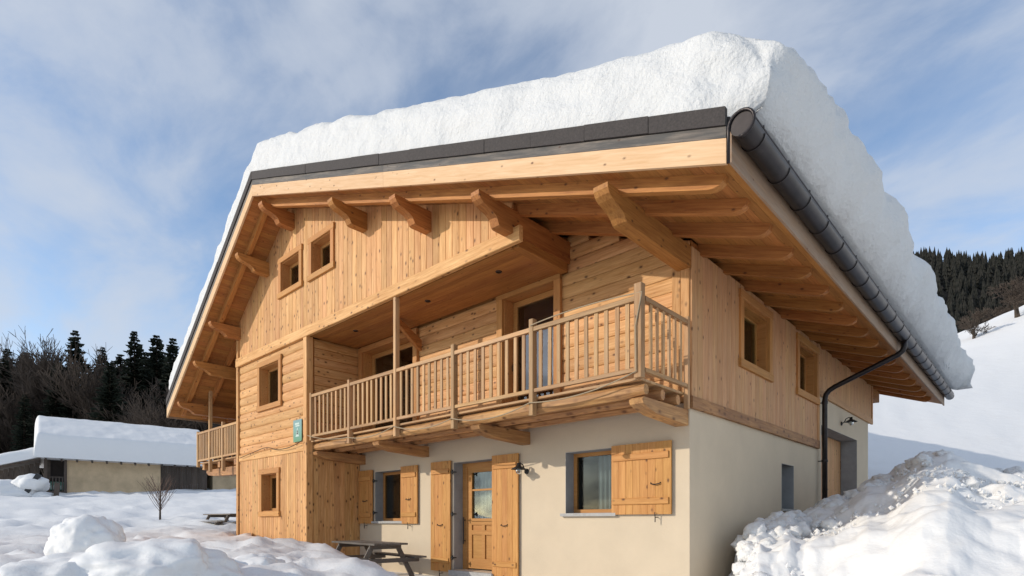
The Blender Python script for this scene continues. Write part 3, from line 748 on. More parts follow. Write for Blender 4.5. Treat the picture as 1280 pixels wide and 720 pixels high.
for x in (-.13, -3.42, -6.55, -9.2): corbel(BL, x)
YR = -1.47
def rail_x(parent, x0, x1, y, zt, zb, posts, step=.185, mat=None, tall=None, bw=.062):
    mat = mat or M['rail']
    ps = sorted(posts)
    for a, b in zip(ps[:-1], ps[1:]):
        bar('hand_rail', parent, (a + .04, y, zt - .07), (b - .04, y, zt - .07), (0, 0, 1), .075, .075, mat, ch=.012)
        bar('bottom_rail', parent, (a + .04, y, zb), (b - .04, y, zb), (0, 0, 1), .06, .06, mat, ch=.01)
        n = max(1, round((b - a) / step)); 
        for i in range(1, n):
            x = a + (b - a) * i / n + random.uniform(-.008, .008)
            bar('baluster', parent, (x, y + .012, zb + .06), (x + random.uniform(-.006, .006), y + .012, zt - .07), (0, -1, 0), bw, .026, mat)
def rail_y(parent, y0, y1, x, zt, zb, step, mat=None):
    mat = mat or M['rail']
    bar('hand_rail', parent, (x, y0, zt - .07), (x, y1, zt - .07), (0, 0, 1), .07, .075, mat, ch=.012)
    bar('bottom_rail', parent, (x, y0, zb), (x, y1, zb), (0, 0, 1), .06, .06, mat, ch=.01)
    n = max(1, round((y1 - y0) / step))
    for i in range(1, n): y = y0 + (y1 - y0) * i / n; bar('baluster', parent, (x - .01, y, zb + .06), (x - .01, y, zt - .07), (1, 0, 0), .06, .028, mat)
posts = [-9.18, -7.44, -5.68, -3.89, -1.98, -.03]
rail_x(BL, 0, 0, YR, 3.98, 2.93, posts)
for x, z0, z1, wd in ((-9.18, 2.85, 4.02, .06), (-7.44, 2.62, 4.05, .08), (-5.68, 2.60, 5.455, .085), (-3.89, 2.56, 4.10, .09), (-1.98, 2.56, 4.11, .09), (-.03, 2.84, 4.14, .12)):
    bar('post', BL, (x, YR + .05, z0), (x, YR + .05, z1), (0, -1, 0), wd, .10, M['rail'], ch=.008)
bar('post', BL, (.0, -.07, 2.6), (.0, -.07, 4.03), (0, -1, 0), .08, .06, M['rail'], ch=.006)
rail_y(BL, -1.40, -.14, .0, 3.98, 2.93, .18)
extrude_poly('brace', H, [(-.78, 5.455), (-.70, 5.455), (-.07, 5.10), (-.07, 4.86), (-.16, 4.90), (-.78, 5.36)], 'x', -6.72, -6.62, M['beam'])

# left balcony
B2 = empty('side_balcony', H, Matrix.Translation((-15.3, 0, 2.6)))
for i in range(23): bar('deck_board', B2, (-16.9 + i * .145, -1.42, 2.80), (-16.9 + i * .145, 9, 2.80), (0, 0, 1), .14, .035, M['rail'])
rail_x(B2, 0, 0, -1.46, 3.86, 2.88, [-17.0, -15.91, -14.83, -13.66], .13)
rail_y(B2, -1.40, 9, -17.0, 3.86, 2.88, .15)
for x, z0, z1 in ((-17.0, 2.7, 3.9), (-15.91, 2.48, 5.30), (-14.83, 2.44, 3.98)): bar('post', B2, (x, -1.41, z0), (x, -1.41, z1), (0, -1, 0), .09, .09, M['rail'], ch=.008)
for x in (-16.75, -15.4, -14.1): bar('floor_joist', B2, (x, -1.38, 2.60), (x, 9, 2.60), (0, 0, 1), .18, .195, M['slab'], ch=.02)
for y in (-1.1, 1.5, 4.1):
    extrude_poly('corbel', B2, [(-13.6, 2.6), (-16.9, 2.6), (-16.95, 2.52), (-16.75, 2.42), (-16.3, 2.38), (-13.6, 2.30)], 'y', y - .12, y + .12, M['slab'])

# ------------------------------------------------------------------ things on the chalet
def curtain(x0, x1, y, z0, z1, label, folds=9, amp=.03):
    m = MB(); n = folds * 6
    for i in range(n + 1):
        x = x0 + (x1 - x0) * i / n; yy = y + amp * math.sin(i / 6 * 2 * math.pi)
        m.v += [Vector((x, yy, z0)), Vector((x, yy, z1)), Vector((x, yy + .004, z0)), Vector((x, yy + .004, z1))]
    for i in range(n): a = i * 4; b = a + 4; m.f += [(a, b, b + 1, a + 1), (a + 2, a + 3, b + 3, b + 2)]
    tag(m.out('curtain', M['curtain'], smooth=True), label, 'curtain', 'curtains behind the glass')
curtain(-3.05, -2.78, .52, 2.98, 5.3, 'white curtain drawn aside behind the right hand balcony door', 5)
curtain(-7.6, -7.1, .52, 2.98, 5.3, 'white curtain behind the left hand balcony door', 6)
curtain(-2.02, -1.45, .46, 1.05, 2.1, 'pale curtain behind the window beside the single wide shutter', 6)
curtain(-5.2, -4.5, .46, .9, 2.0, 'pale curtain behind the glass of the front door', 6)

def lantern(base, n, label):
    n = Vector(n); b = Vector(base)
    t = tag(empty('wall_lamp', None, Matrix.Translation(b)), label, 'lamp', 'black farmhouse lamps on the walls')
    MB().lathe(b, n, [(0, 0), (.055, 0), (.055, .02), (.03, .035), (0, .035)], 14).out('wall_plate', M['iron'], t, smooth=True)
    hd = b + n * .24 + Vector((0, 0, .03))
    MB().tube([b + n * .03, b + n * .08 + Vector((0, 0, .04)), b + n * .12 + Vector((0, 0, .12)), b + n * .19 + Vector((0, 0, .15)), hd + Vector((0, 0, .10))], .012, 8).out('arm', M['iron'], t, smooth=True)
    MB().lathe(hd, (0, 0, 1), [(.0, .12), (.035, .12), (.04, .06), (.07, .045), (.15, .0), (.155, -.008), (.06, .03), (0, .03)], 18).out('lamp_shade', M['iron'], t, smooth=True)
    MB().lathe(hd, (0, 0, 1), [(.055, .02), (.065, -.03), (.055, -.075), (.03, -.10), (0, -.105)], 14).out('bulb_glass', M['glass'], t, smooth=True)
    return t
lantern((-3.40, -.0, 1.84), (0, -1, 0), 'small black wall lamp beside the front door shutter on the sunlit plaster')
lantern((.0, 9.1, 3.52), (1, 0, 0), 'small black wall lamp above the garage door in the shade')
for i, (x, lab) in enumerate(((-11.6, 'small black spotlight on the highest purlin end left of the gable windows'), (-13.5, 'small black spotlight on the purlin end above the corner board'), (-14.76, 'small black spotlight on the second purlin end over the side balcony'), (-16.19, 'small black spotlight on the lowest purlin end near the left eave'))):
    zt = zs(x) - .21; c = Vector((x - .17, -1.92, zt - .05))
    t = tag(empty('spotlight', None, Matrix.Translation(c)), lab, 'spotlight', 'spotlights on the purlin ends')
    MB().lathe(c, (-.2, -1, -.2), [(0, -.05), (.05, -.05), (.065, .05), (.055, .05), (.04, .02), (0, .02)], 12).out('housing', M['iron'], t, smooth=True)
    MB().tube([c, c + Vector((.09, .02, .02))], .015, 6).out('bracket', M['iron'], t)

# plaque: green panel with white lettering block and a pale tree emblem
pl = tag(empty('plaque', None, Matrix.Translation((-9.84, -1.55, 3.15))), 'green tourism plaque on the log wall beside the corner post', 'sign')
MB().box(-10.06, -9.62, -1.515, -1.50, 2.88, 3.44).out('panel', M['sign'], pl, origin=(-9.84, -1.51, 3.15))
m = MB(); m.box(-9.96, -9.74, -1.519, -1.5155, 3.315, 3.36); m.box(-9.93, -9.72, -1.519, -1.5155, 3.265, 3.30); m.out('lettering', M['white'], pl)
m = MB(); c = Vector((-9.84, 0, 3.04))
for k, (r, dz) in enumerate(((.10, 0), (.075, .06), (.05, .12))):
    m.add([c + Vector((-r, -1.518, dz - .03)), c + Vector((r, -1.518, dz - .03)), c + Vector((0, -1.518, dz + .09)), c + Vector((-r, -1.5155, dz - .03)), c + Vector((r, -1.5155, dz - .03)), c + Vector((0, -1.5155, dz + .09))], [(0, 1, 2), (5, 4, 3), (0, 3, 4, 1), (1, 4, 5, 2), (2, 5, 3, 0)])
m.out('emblem', M['white'], pl)

# rope swagged along the balcony
def swag(p, q, dip, n=12): return [Vector(p).lerp(Vector(q), i / n) - Vector((0, 0, dip * 4 * (i / n) * (1 - i / n))) for i in range(n + 1)]
pts = swag((-9.3, YR - .05, 2.98), (-7.44, YR - .05, 2.75), .06) + swag((-7.44, YR - .07, 2.75), (-5.68, YR - .07, 2.80), .10)[1:] + swag((-5.68, YR - .07, 2.80), (-3.89, YR - .07, 2.74), .12)[1:] + swag((-3.89, YR - .07, 2.74), (-1.98, YR - .07, 2.76), .13)[1:] + swag((-1.98, YR - .07, 2.76), (-.04, YR - .07, 2.92), .10)[1:] + swag((-.04, YR - .07, 2.92), (-.05, YR - .07, 3.55), 0)[1:] + swag((-.05, YR - .07, 3.55), (.04, YR - .05, 4.0), 0)[1:]
pts += swag((.04, YR - .03, 4.0), (-1.98, YR - .06, 4.0), -.05)[1:]
tag(MB().tube(pts, .010, 5).out('rope', M['rope'], smooth=True), 'thin grey rope slung along the front balcony railing', 'rope')
pts = swag((-13.3, -1.56, 2.72), (-11.9, -1.56, 2.86), .0) + swag((-11.9, -1.56, 2.86), (-11.1, -1.56, 2.80), -.04)[1:] + swag((-11.1, -1.56, 2.8), (-9.45, -1.6, 2.86), .08)[1:]
tag(MB().tube(pts, .010, 5).out('cable', M['trunk'], smooth=True), 'thin cable pinned along the band between log wall and plank wall', 'cable')

# ------------------------------------------------------------------ roof snow
def roof_snow():
    y0, y1 = YF - .0, YB + .1; x0, x1 = XE_L - .05, XE_R + .10
    Hh = lambda x: lerp_tab([(-17.2, 1.10), (-12, 1.10), (-10.9, 1.02), (-9.5, 1.04), (-6, 1.08), (0, 1.03), (1, 1.08), (2, 1.28)], x)
    def edge(n_e, n_m, a, b, rr):                           # (coordinate, height factor, arc parameter)
        out = []
        for i in range(n_e + 1):
            t = i / n_e * math.pi / 2; out.append((a + rr * (1 - math.cos(t)), math.sin(t) ** .6, i / n_e))
        for i in range(1, n_m): out.append((a + rr + (b - a - 2 * rr) * i / n_m, 1, 1))
        for i in range(n_e, -1, -1):
            t = i / n_e * math.pi / 2; out.append((b - rr * (1 - math.cos(t)), math.sin(t) ** .6, i / n_e))
        return out
    XS = [(x, h, p) for x, h, p in edge(18, 170, x0, x1, .42) if x < x1 - .62]
    XS += [(x1 - .60 + .60 * math.sin(i / 26 * math.pi / 2), max(0, math.cos(i / 26 * math.pi / 2)) ** .5, 1 - i / 26) for i in range(27)]; YS = edge(16, 150, y0, y1, .30)
    vs = []; fs = []
    for xi, (x, hx, px) in enumerate(XS):
        for yi, (y, hy, py) in enumerate(YS):
            base = zs(max(min(x, XE_R), XE_L)) + .44
            if x > XE_R: base = zs(XE_R) + .44
            h = Hh(x) * hx * hy
            far = ss(-2.6, 1.5, y)
            X = x; Z = base + h + (.15 * far * hx * hy * ss(-6, 1, x))
            if x > x1 - .6 and yi > 0:                         # the eave side bulges out over the gutter
                f = ss(x1 - .6, x1, x); bulge = (.42 + .24 * far) * (1 + .18 * fbm(y * .35, 3, 1, 2))
                X += f * bulge * (.35 + .65 * math.sin(math.pi * .78 * hx))
                Z -= f * far * .0
            Y = y; rho = .62; ddx = x - (x1 - rho); ddy = (y0 + rho) - y
            if ddx > 0 and ddy > 0:                            # rounded in plan at the front corner over the gutter
                q = max(ddx, ddy) / math.hypot(ddx, ddy); X += ddx * (q - 1); Y += ddy * (1 - q)
            nz = .05 * fbm(X * .9, Y * 1.1, Z * 1.3, 5) + .06 * fbm(X * 1.5 + 4, Y * 2.4, (Z + .357 * X) * 3.2, 4)
            if x > x1 - 1.0: nz += .07 * fbm(Y * .7, Z * 1.3, 8, 3) + .035 * fbm(Y * 2.6, Z * 2.6, X, 4)
            if 0 < xi < len(XS) - 1 and 0 < yi < len(YS) - 1:
                wx = (1 - px); wy = (1 - py)
                sx = 1 if x > 0 else -1; X += nz * wx * sx * 1.3; 
                if y < 5: Y -= nz * wy * 1.1 - .03 * wy
                else: Y += nz * wy * 1.1
                Z += nz * .9
            vs.append((X, Y, Z))
    ny = len(YS)
    for i in range(len(XS) - 1):
        for j in range(ny - 1): a = i * ny + j; fs.append((a, a + ny, a + ny + 1, a + 1))
    # underside
    rim = [j for j in range(ny)] + [i * ny + ny - 1 for i in range(1, len(XS))] + [(len(XS) - 1) * ny + j for j in range(ny - 2, -1, -1)] + [i * ny for i in range(len(XS) - 2, 0, -1)]
    top = len(vs)
    for j in range(ny): vs.append((XR, YS[j][0], zs(XR) + .44))
    for j in range(ny - 1): fs += [(j, j + 1, top + j + 1, top + j), ((len(XS) - 1) * ny + j + 1, (len(XS) - 1) * ny + j, top + j, top + j + 1)]
    o = Vector((-7, 6, 5)); me = mesh('roof_snow', [Vector(v) - o for v in vs], fs, M['roofsnow'], True)
    return tag(put('roof_snow', me, None, Matrix.Translation(o)), 'thick rounded slab of snow covering the chalet roof and bulging over the gutter', 'snow')
SNOWROOF = roof_snow()
ic = [(10.8, .16), (11.4, .28), (11.9, .2), (12.5, .14)]
for i, (y, l) in enumerate(ic):
    MB().tube([(2.02, y, 5.42), (2.02, y, 5.42 - l)], [.022, .003], 6).out('icicle', M['bulb'], SNOWROOF, smooth=True)

# ------------------------------------------------------------------ ploughed snow heap on the right
SIL = [(860, 742), (905, 726), (921, 712), (930, 672), (946, 652), (962, 655), (985, 643), (1008, 650), (1020, 636), (1040, 628), (1062, 622), (1085, 605), (1108, 600), (1130, 583), (1155, 570), (1185, 569), (1200, 577), (1218, 587), (1240, 592), (1285, 594), (1400, 600), (1600, 640), (2000, 700)]
def heap():
    vs = []; fs = []; nb, nd = 380, 230
    for i in range(nb + 1):
        px = 885 + (1900 - 885) * (i / nb) ** 1.25; b = (px - 640) / 717.6
        dc = lerp_tab([(885, 9.3), (930, 9.75), (990, 11.0), (1030, 12.2), (1090, 12.5), (1170, 12.0), (1280, 11.4), (1900, 8)], px)
        zc = .85 + (652 - lerp_tab(SIL, px)) / 717.6 * dc
        near = lerp_tab([(885, 8.2), (960, 6.9), (1080, 5.6), (1280, 4.3), (1900, 3)], px)
        for j in range(nd + 1):
            t = j / nd; d = near + (dc + 3.4 - near) * t
            x, y = from_cam(b * d, d)
            if d < dc:
                s = (d - near) / (dc - near); f = math.sin(s * math.pi / 2) ** .85 if s > 0 else 0
                z = -.45 + (zc + .45) * (f * .62 + .38 * s)
            else:
                s = (d - dc) / 3.4; z = zc - (zc + .5) * ss(0, 1.1, s)
            amp = ss(0, .12, t) * (1 - .4 * ss(.9, 1, t))
            v1 = noise.voronoi(Vector((x * 1.25, y * 1.25, z * .9)))[0]; v2 = noise.voronoi(Vector((x * 3.3, y * 3.3, z * 2.5)))[0]
            crest = math.exp(-((d - dc) / 1.2) ** 2); rough = .45 + .55 * max(crest, ss(.45, .75, .5 + fbm(x * .35, y * .35, 5, 2) * .9), ss(1120, 960, px))
            dz = .26 * fbm(x * .7, y * .7, 2, 3) * (1 - .55 * crest) + rough * (.20 * (.35 - v1[0] ** 2) + .13 * (.3 - v2[0] ** 2) + .035 * fbm(x * 4, y * 4, z * 3, 3)) 
            hx = .10 * fbm(x * 2.2, y * 2.2, 11, 3) * rough
            x += hx; y += hx * .5
            vs.append((x, y, z + dz * amp))
    for i in range(nb):
        for j in range(nd): a = i * (nd + 1) + j; fs.append((a, a + nd + 1, a + nd + 2, a + 1))
    o = Vector((5, 4, 0)); me = mesh('snow_heap', [Vector(v) - o for v in vs], fs, M['pilesnow'], True)
    return tag(put('snow_heap', me, None, Matrix.Translation(o)), 'big rough heap of ploughed snow against the right side of the chalet', 'snow heap')
HEAP = heap()
# loose chunks on the heap
def blob(r, seed, sub=3, rough=.35, sq=(1, 1, .8), flat=False):
    bm = bmesh.new(); bmesh.ops.create_icosphere(bm, subdivisions=sub, radius=1)
    for v in bm.verts:
        p = v.co.normalized(); d = 1 + rough * fbm(p.x * 1.3 + seed, p.y * 1.3, p.z * 1.3, 3) + rough * .35 * fbm(p.x * 4, p.y * 4 + seed, p.z * 4, 3)
        if rough > .4: d -= .35 * rough * noise.voronoi(Vector((p.x * 1.6 + seed, p.y * 1.6, p.z * 1.6)))[0][0]
        v.co = Vector((p.x * sq[0], p.y * sq[1], p.z * sq[2])) * r * d
    me = bpy.data.meshes.new('blob'); bm.to_mesh(me); bm.free()
    me.polygons.foreach_set('use_smooth', [not flat] * len(me.polygons)); return me
blobs = [blob(1, 3.3 * s, 3, .40) for s in range(6)]
for b in blobs: b.materials.append(M['pilesnow']); b.name = 'snow_chunk'
def heap_z(px, k):
    dc = lerp_tab([(885, 9.3), (930, 9.75), (990, 11.0), (1030, 12.2), (1090, 12.5), (1170, 12.0), (1280, 11.4), (1900, 8)], px)
    d = dc - k; b = (px - 640) / 717.6; near = lerp_tab([(885, 8.2), (960, 6.9), (1080, 5.6), (1280, 4.3), (1900, 3)], px)
    s = max(0, (d - near) / (dc - near)); zc = .85 + (652 - lerp_tab(SIL, px)) / 717.6 * dc
    z = -.45 + (zc + .45) * (math.sin(s * math.pi / 2) ** .85 * .62 + .38 * s); return (*from_cam(b * d, d), z)
for i in range(150):
    px = random.choice([random.uniform(925, 1110), random.uniform(925, 1290)]); k = abs(random.gauss(0, .9)) if random.random() < .7 else random.uniform(0, 3)
    x, y, z = heap_z(px, k)
    if x < .12: continue
    r = random.choice((.07, .09, .12, .16)) * random.uniform(.8, 1.25)
    if k > 1.5: r *= .7
    o = put('snow_chunk', random.choice(blobs), HEAP, Matrix.Translation((x, y, z + .0)) @ Matrix.Rotation(random.uniform(0, 6), 4, 'Z') @ Matrix.Rotation(random.uniform(-.6, .6), 4, 'X') @ Matrix.Scale(r, 4))

m = MB()
for i in range(650):
    px = random.uniform(925, 1290); x, y, z = heap_z(px, random.uniform(-.2, 3.5) ** 1)
    if x < .15: continue
    r = random.uniform(.012, .05); z += random.uniform(-.02, .03)
    P = [Vector((x, y, z)) + Vector(q) * r * random.uniform(.7, 1.3) for q in ((1, 0, 0), (0, 1, 0), (-1, 0, 0), (0, -1, 0), (0, 0, 1), (0, 0, -1))]
    m.add(P, [(0, 1, 4), (1, 2, 4), (2, 3, 4), (3, 0, 4), (1, 0, 5), (2, 1, 5), (3, 2, 5), (0, 3, 5)])
tag(m.out('snow_crumbs', M['pilesnow'], HEAP), kind='stuff')

# mounds in the left foreground
def mound(px, py, d, r, sq, seed, label, rough=.3, rot=0):
    b = (px - 640) / 717.6; x, y = from_cam(b * d, d); z = .85 + (652 - py) / 717.6 * d
    me = blob(r, seed, 5, rough, sq); me.name = 'snow_mound'; me.materials.append(M['snow'])
    tag(put('snow_mound', me, None, Matrix.Translation((x, y, z)) @ Matrix.Rotation(rot, 4, 'Z')), label, 'snow mound')
mound(108, 682, 6.6, .42, (1.0, .8, .86), 2.2, 'squarish block of packed snow in the left foreground', .17, .7)
mound(185, 720, 6.2, .62, (1.35, 1, .62), 5.1, 'low rounded snow mound just right of the squarish snow block', .22, .75)
mound(85, 735, 6.0, .60, (1.3, 1.1, .6), 15.1, 'smooth snow mound under the squarish snow block', .2, .7)
mound(318, 726, 7.4, .42, (1.2, 1, .75), 8.3, 'small rounded snow mound at the bottom edge below the plank corner', .22, .75)
mound(20, 735, 7.0, .45, (1.3, 1, .55), 11.7, 'low snow mound in the bottom left corner', .22, .8)

# ------------------------------------------------------------------ picnic tables
def picnic(x, y, z, rot, label):
    B = Matrix.Translation((x, y, z)) @ Matrix.Rotation(rot, 4, 'Z')
    t = tag(empty('picnic_table', None, B), label, 'picnic table', 'wooden picnic tables')
    P = lambda *a: B @ Vector(a); up = (0, 0, 1)
    for i in range(5): bar('tabletop_plank', t, P(-1.12, -.31 + i * .155, .72), P(1.12, -.31 + i * .155, .72), up, .148, .04, M['tablewood'], ch=.006)
    for s in (-1, 1):
        for k in (0, 1): bar('seat_plank', t, P(-1.12, s * (.62 + k * .15), .43), P(1.12, s * (.62 + k * .15), .43), up, .14, .04, M['tablewood'], ch=.006)
    for sx in (-.80, .80):
        for s in (-1, 1): bar('leg', t, P(sx, s * .66, 0), P(sx, s * .28, .72), P(1, 0, 0) - P(0, 0, 0), .10, .045, M['tablewood'])
        bar('cross_beam', t, P(sx + .05, -.80, .34), P(sx + .05, .80, .34), up, .045, .09, M['tablewood'])
        bar('cross_beam', t, P(sx + .05, -.36, .63), P(sx + .05, .36, .63), up, .045, .09, M['tablewood'])
    return t
picnic(-6.95, -1.32, -.36, R(-8), 'weathered grey picnic table in front of the left ground floor window')
x, y = from_cam((283 - 640) / 717.6 * 22, 22); picnic(x, y, ground_z(x, y) - .42, R(4), 'weathered picnic table half hidden behind the far left corner of the chalet')

# ------------------------------------------------------------------ barn on the left
def cdir(a, b): return Vector((a * UX.x + b * UY.x, a * UX.y + b * UY.y, 0))
bx, by = from_cam(-36.0, 44.0)
E_ = cdir(.774, .633).normalized(); D_ = cdir(-.633, .774).normalized()
BN = Matrix((E_, D_, Vector((0, 0, 1)))).transposed().to_4x4(); BN.translation = Vector((bx, by, 0))
bn = tag(empty('barn', None, BN), 'old farm barn of ochre render and dark planks with deep snow on its roof', 'barn')
def bbox(name, x0, x1, y0, y1, z0, z1, mat, parent=None):
    m = MB(); m.box(x0, x1, y0, y1, z0, z1); me = mesh(name, m.v, m.f, mat); return put(name, me, parent or bn, BN)
def W(v): return BN @ Vector(v)
bbox('rendered_wall', 1.5, 7.8, 0, .5, 1.0, 5.9, M['barnwall']); bbox('end_wall', 0.1, .5, .5, 8.6, 1.0, 5.9, M['oldwood'])
bbox('inner_wall', 0.5, 1.5, .9, 1.2, 1.0, 5.9, M['darkroom']); bbox('rear_wall', .1, 11.5, 8.4, 8.8, 1.0, 5.9, M['oldwood'])
for i in range(19): bar('plank', bn, W((7.9 + i * .19, .25, 1.6)), W((7.9 + i * .19, .25, 5.85)), -D_, .18, .04, M['oldwood'])
for i in range(11): bar('plank', bn, W((.15, -.0 + i * .22 + .6, 1.0)), W((.15, i * .22 + .6, 5.8)), -E_, .21, .04, M['oldwood'])
for i in range(10): bar('plank', bn, W((-3.0 + i * .3, .3, 1.6)), W((-3.0 + i * .3, .3, 4.45 + i * .1)), -D_, .28, .05, M['oldwood'])
for x in (.2, 1.4): bar('post', bn, W((x, .0, 1.0)), W((x, .0, 5.8)), -D_, .18, .18, M['oldwood'])
bbox('loft_floor', .2, 1.5, -.1, .9, 3.0, 3.2, M['oldwood']); bbox('loft_rail', .3, 1.3, -.1, -.02, 4.25, 4.35, M['oldwood'])
gp = empty('railing', bn, BN)
for i in range(5): bar('bar', gp, W((.42 + i * .2, -.06, 3.2)), W((.42 + i * .2, -.06, 4.25)), -D_, .08, .05, M['oldwood'])
bbox('green_panel', .35, 1.3, .25, .3, 3.3, 3.95, M['greenp'])
for i in range(4): bbox('pane', .42 + i * .22, .56 + i * .22, .2, .24, 3.38, 3.66, M['white'])
for i in range(7): bar('grey_plank', bn, W((1.7 + i * .2, -.15, 1.4)), W((1.7 + i * .2, -.15, 3.1 - i * .2)), -D_, .19, .04, M['greyboard'])
# roof
def bsolid(name, poly, x0, x1, mat, parent=None):
    k = len(poly); vs = [(x0, p[0], p[1]) for p in poly] + [(x1, p[0], p[1]) for p in poly]
    fs = [tuple(reversed(range(k))), tuple(range(k, 2 * k))] + [(i, (i + 1) % k, k + (i + 1) % k, k + i) for i in range(k)]
    me = mesh(name, vs, fs, mat); bm = bmesh.new(); bm.from_mesh(me); bmesh.ops.recalc_face_normals(bm, faces=bm.faces); bm.to_mesh(me); bm.free()
    return put(name, me, parent or bn, BN)
bsolid('roof', [(-.9, 5.58), (4.4, 7.7), (9.6, 5.58), (9.6, 5.75), (4.4, 7.9), (-.9, 5.75)], -.4, 11.6, M['oldwood'])
for i in range(12): bar('rafter', bn, W((.2 + i * .95, -.95, 5.45)), W((.2 + i * .95, .3, 5.92)), (0, 0, 1), .12, .14, M['oldwood'])
# its snow
def slab_snow(name, x0, x1, y0, y1, zf, Hf, label, nx=110, ny=50, rr=.45, par=None, amp=.06):
    def edge(n_e, n_m, a, b):
        o = [(a + rr * (1 - math.cos(i / n_e * math.pi / 2)), math.sin(i / n_e * math.pi / 2) ** .7) for i in range(n_e + 1)]
        o += [(a + rr + (b - a - 2 * rr) * i / n_m, 1) for i in range(1, n_m)]
        return o + [(b - rr * (1 - math.cos(i / n_e * math.pi / 2)), math.sin(i / n_e * math.pi / 2) ** .7) for i in range(n_e, -1, -1)]
    XS = edge(7, nx, x0, x1); YS = edge(7, ny, y0, y1); vs = []; fs = []; n = len(YS)
    for x, hx in XS:
        for y, hy in YS:
            h = hx * hy; vs.append((x, y - .12 * (1 - hy) * (1 if y < 0 else 0), zf(x, y) + Hf * h + amp * fbm(x * .7, y * .7, 2, 5) * min(1, h * 2)))
    for i in range(len(XS) - 1):
        for j in range(n - 1): a = i * n + j; fs.append((a, a + n, a + n + 1, a + 1))
    c = len(vs); vs += [(x0, y0, zf(x0, y0) - .01), (x1, y0, zf(x1, y0) - .01), (x1, y1, zf(x1, y1) - .01), (x0, y1, zf(x0, y1) - .01)]
    fs.append((c, c + 3, c + 2, c + 1))
    return tag(put(name, mesh(name, vs, fs, M['farsnow'], True), None, BN), label, 'snow')
slab_snow('barn_snow', -.5, 11.8, -1.0, 9.8, lambda x, y: 5.72 + (min(y, 8.8 - y) + .9) * .40, 1.75, 'deep smooth slab of snow on the barn roof', rr=.32)
bsolid('lean_to_roof', [(-.5, 0), (5, 0), (5, .15), (-.5, .15)], 0, 1, M['oldwood']).matrix_basis = Matrix()
lo = bn.children[-1]; vs_ = [(-3.9, -.6, 4.3), (-.1, -.6, 5.55), (-.1, 5, 5.55), (-3.9, 5, 4.3)]
lo.data.clear_geometry(); lo.data.from_pydata(vs_ + [(a, b, c + .15) for a, b, c in vs_], [], [(0, 3, 2, 1), (4, 5, 6, 7), (0, 1, 5, 4), (1, 2, 6, 5), (2, 3, 7, 6), (3, 0, 4, 7)]); lo.data.update()
slab_snow('lean_to_snow', -4.2, -.2, -.8, 5.2, lambda x, y: 4.47 + (x + 3.9) * .33, .85, 'curved slab of snow on the small lean-to roof left of the barn', 24, 24, .4)
# cottage corner seen behind the barn end
ob = tag(empty('outbuilding', None, BN), 'low pale rendered outbuilding between the barn and the chalet', 'building')
m = MB(); m.box(11.9, 20, .3, 6, 2.2, 5.2); put('wall', mesh('wall', m.v, m.f, M['barnwall']), ob, BN)
m = MB(); m.box(11.7, 20.3, -.2, 6.5, 5.21, 5.4); put('roof', mesh('roof', m.v, m.f, M['oldwood']), ob, BN)
m = MB(); m.box(14.2, 14.9, .26, .32, 3.9, 4.8); put('window', mesh('window', m.v, m.f, M['darkroom']), ob, BN)
# snow covered lumber by the barn
def cpt(px, d, z): b = (px - 640) / 717.6; x, y = from_cam(b * d, d); return Vector((x, y, z))
wd = tag(empty('lumber_stack', None, Matrix.Translation(cpt(40, 40, 2.5))), 'leaning dark boards and logs poking from snow in front of the barn', 'lumber')
m = MB()
bar('board', wd, cpt(36, 39.6, 2.75), cpt(52, 39.9, 4.05), (0, 0, 1), .3, .3, M['tarp'])
for k in range(5): bar('log', wd, cpt(24 + k * 9, 40 + .2 * k, 2.35 + .15 * (k % 2)), cpt(33 + k * 9, 40.8, 2.6 + .1 * (k % 3)), (0, 0, 1), .34, .34, M['oldwood'], ch=.08)
bar('post', wd, cpt(66, 40.2, 2.0), cpt(68, 40.2, 3.6), E_, .35, .3, M['oldwood'])
for i, (px, z, r, sq, lab) in enumerate(((39, 3.45, .85, (1.3, 1.2, .8), 'round cap of snow on the leaning boards by the barn'), (10, 2.75, 1.5, (1.5, 1.3, .65), 'wide snow hump left of the boards by the barn'), (53, 2.6, .7, (1.4, 1, .5), 'small snow cap in front of the barn loft'), (36, 2.35, .6, (.8, .8, 1), 'small upright snow lump under the leaning boards'))):
    me = blob(r, 4.4 * i + 1, 4, .18, sq); me.materials.append(M['farsnow']); me.name = 'snow_mound'
    tag(put('snow_mound', me, None, Matrix.Translation(cpt(px, 40.3, z))), lab, 'snow mound')

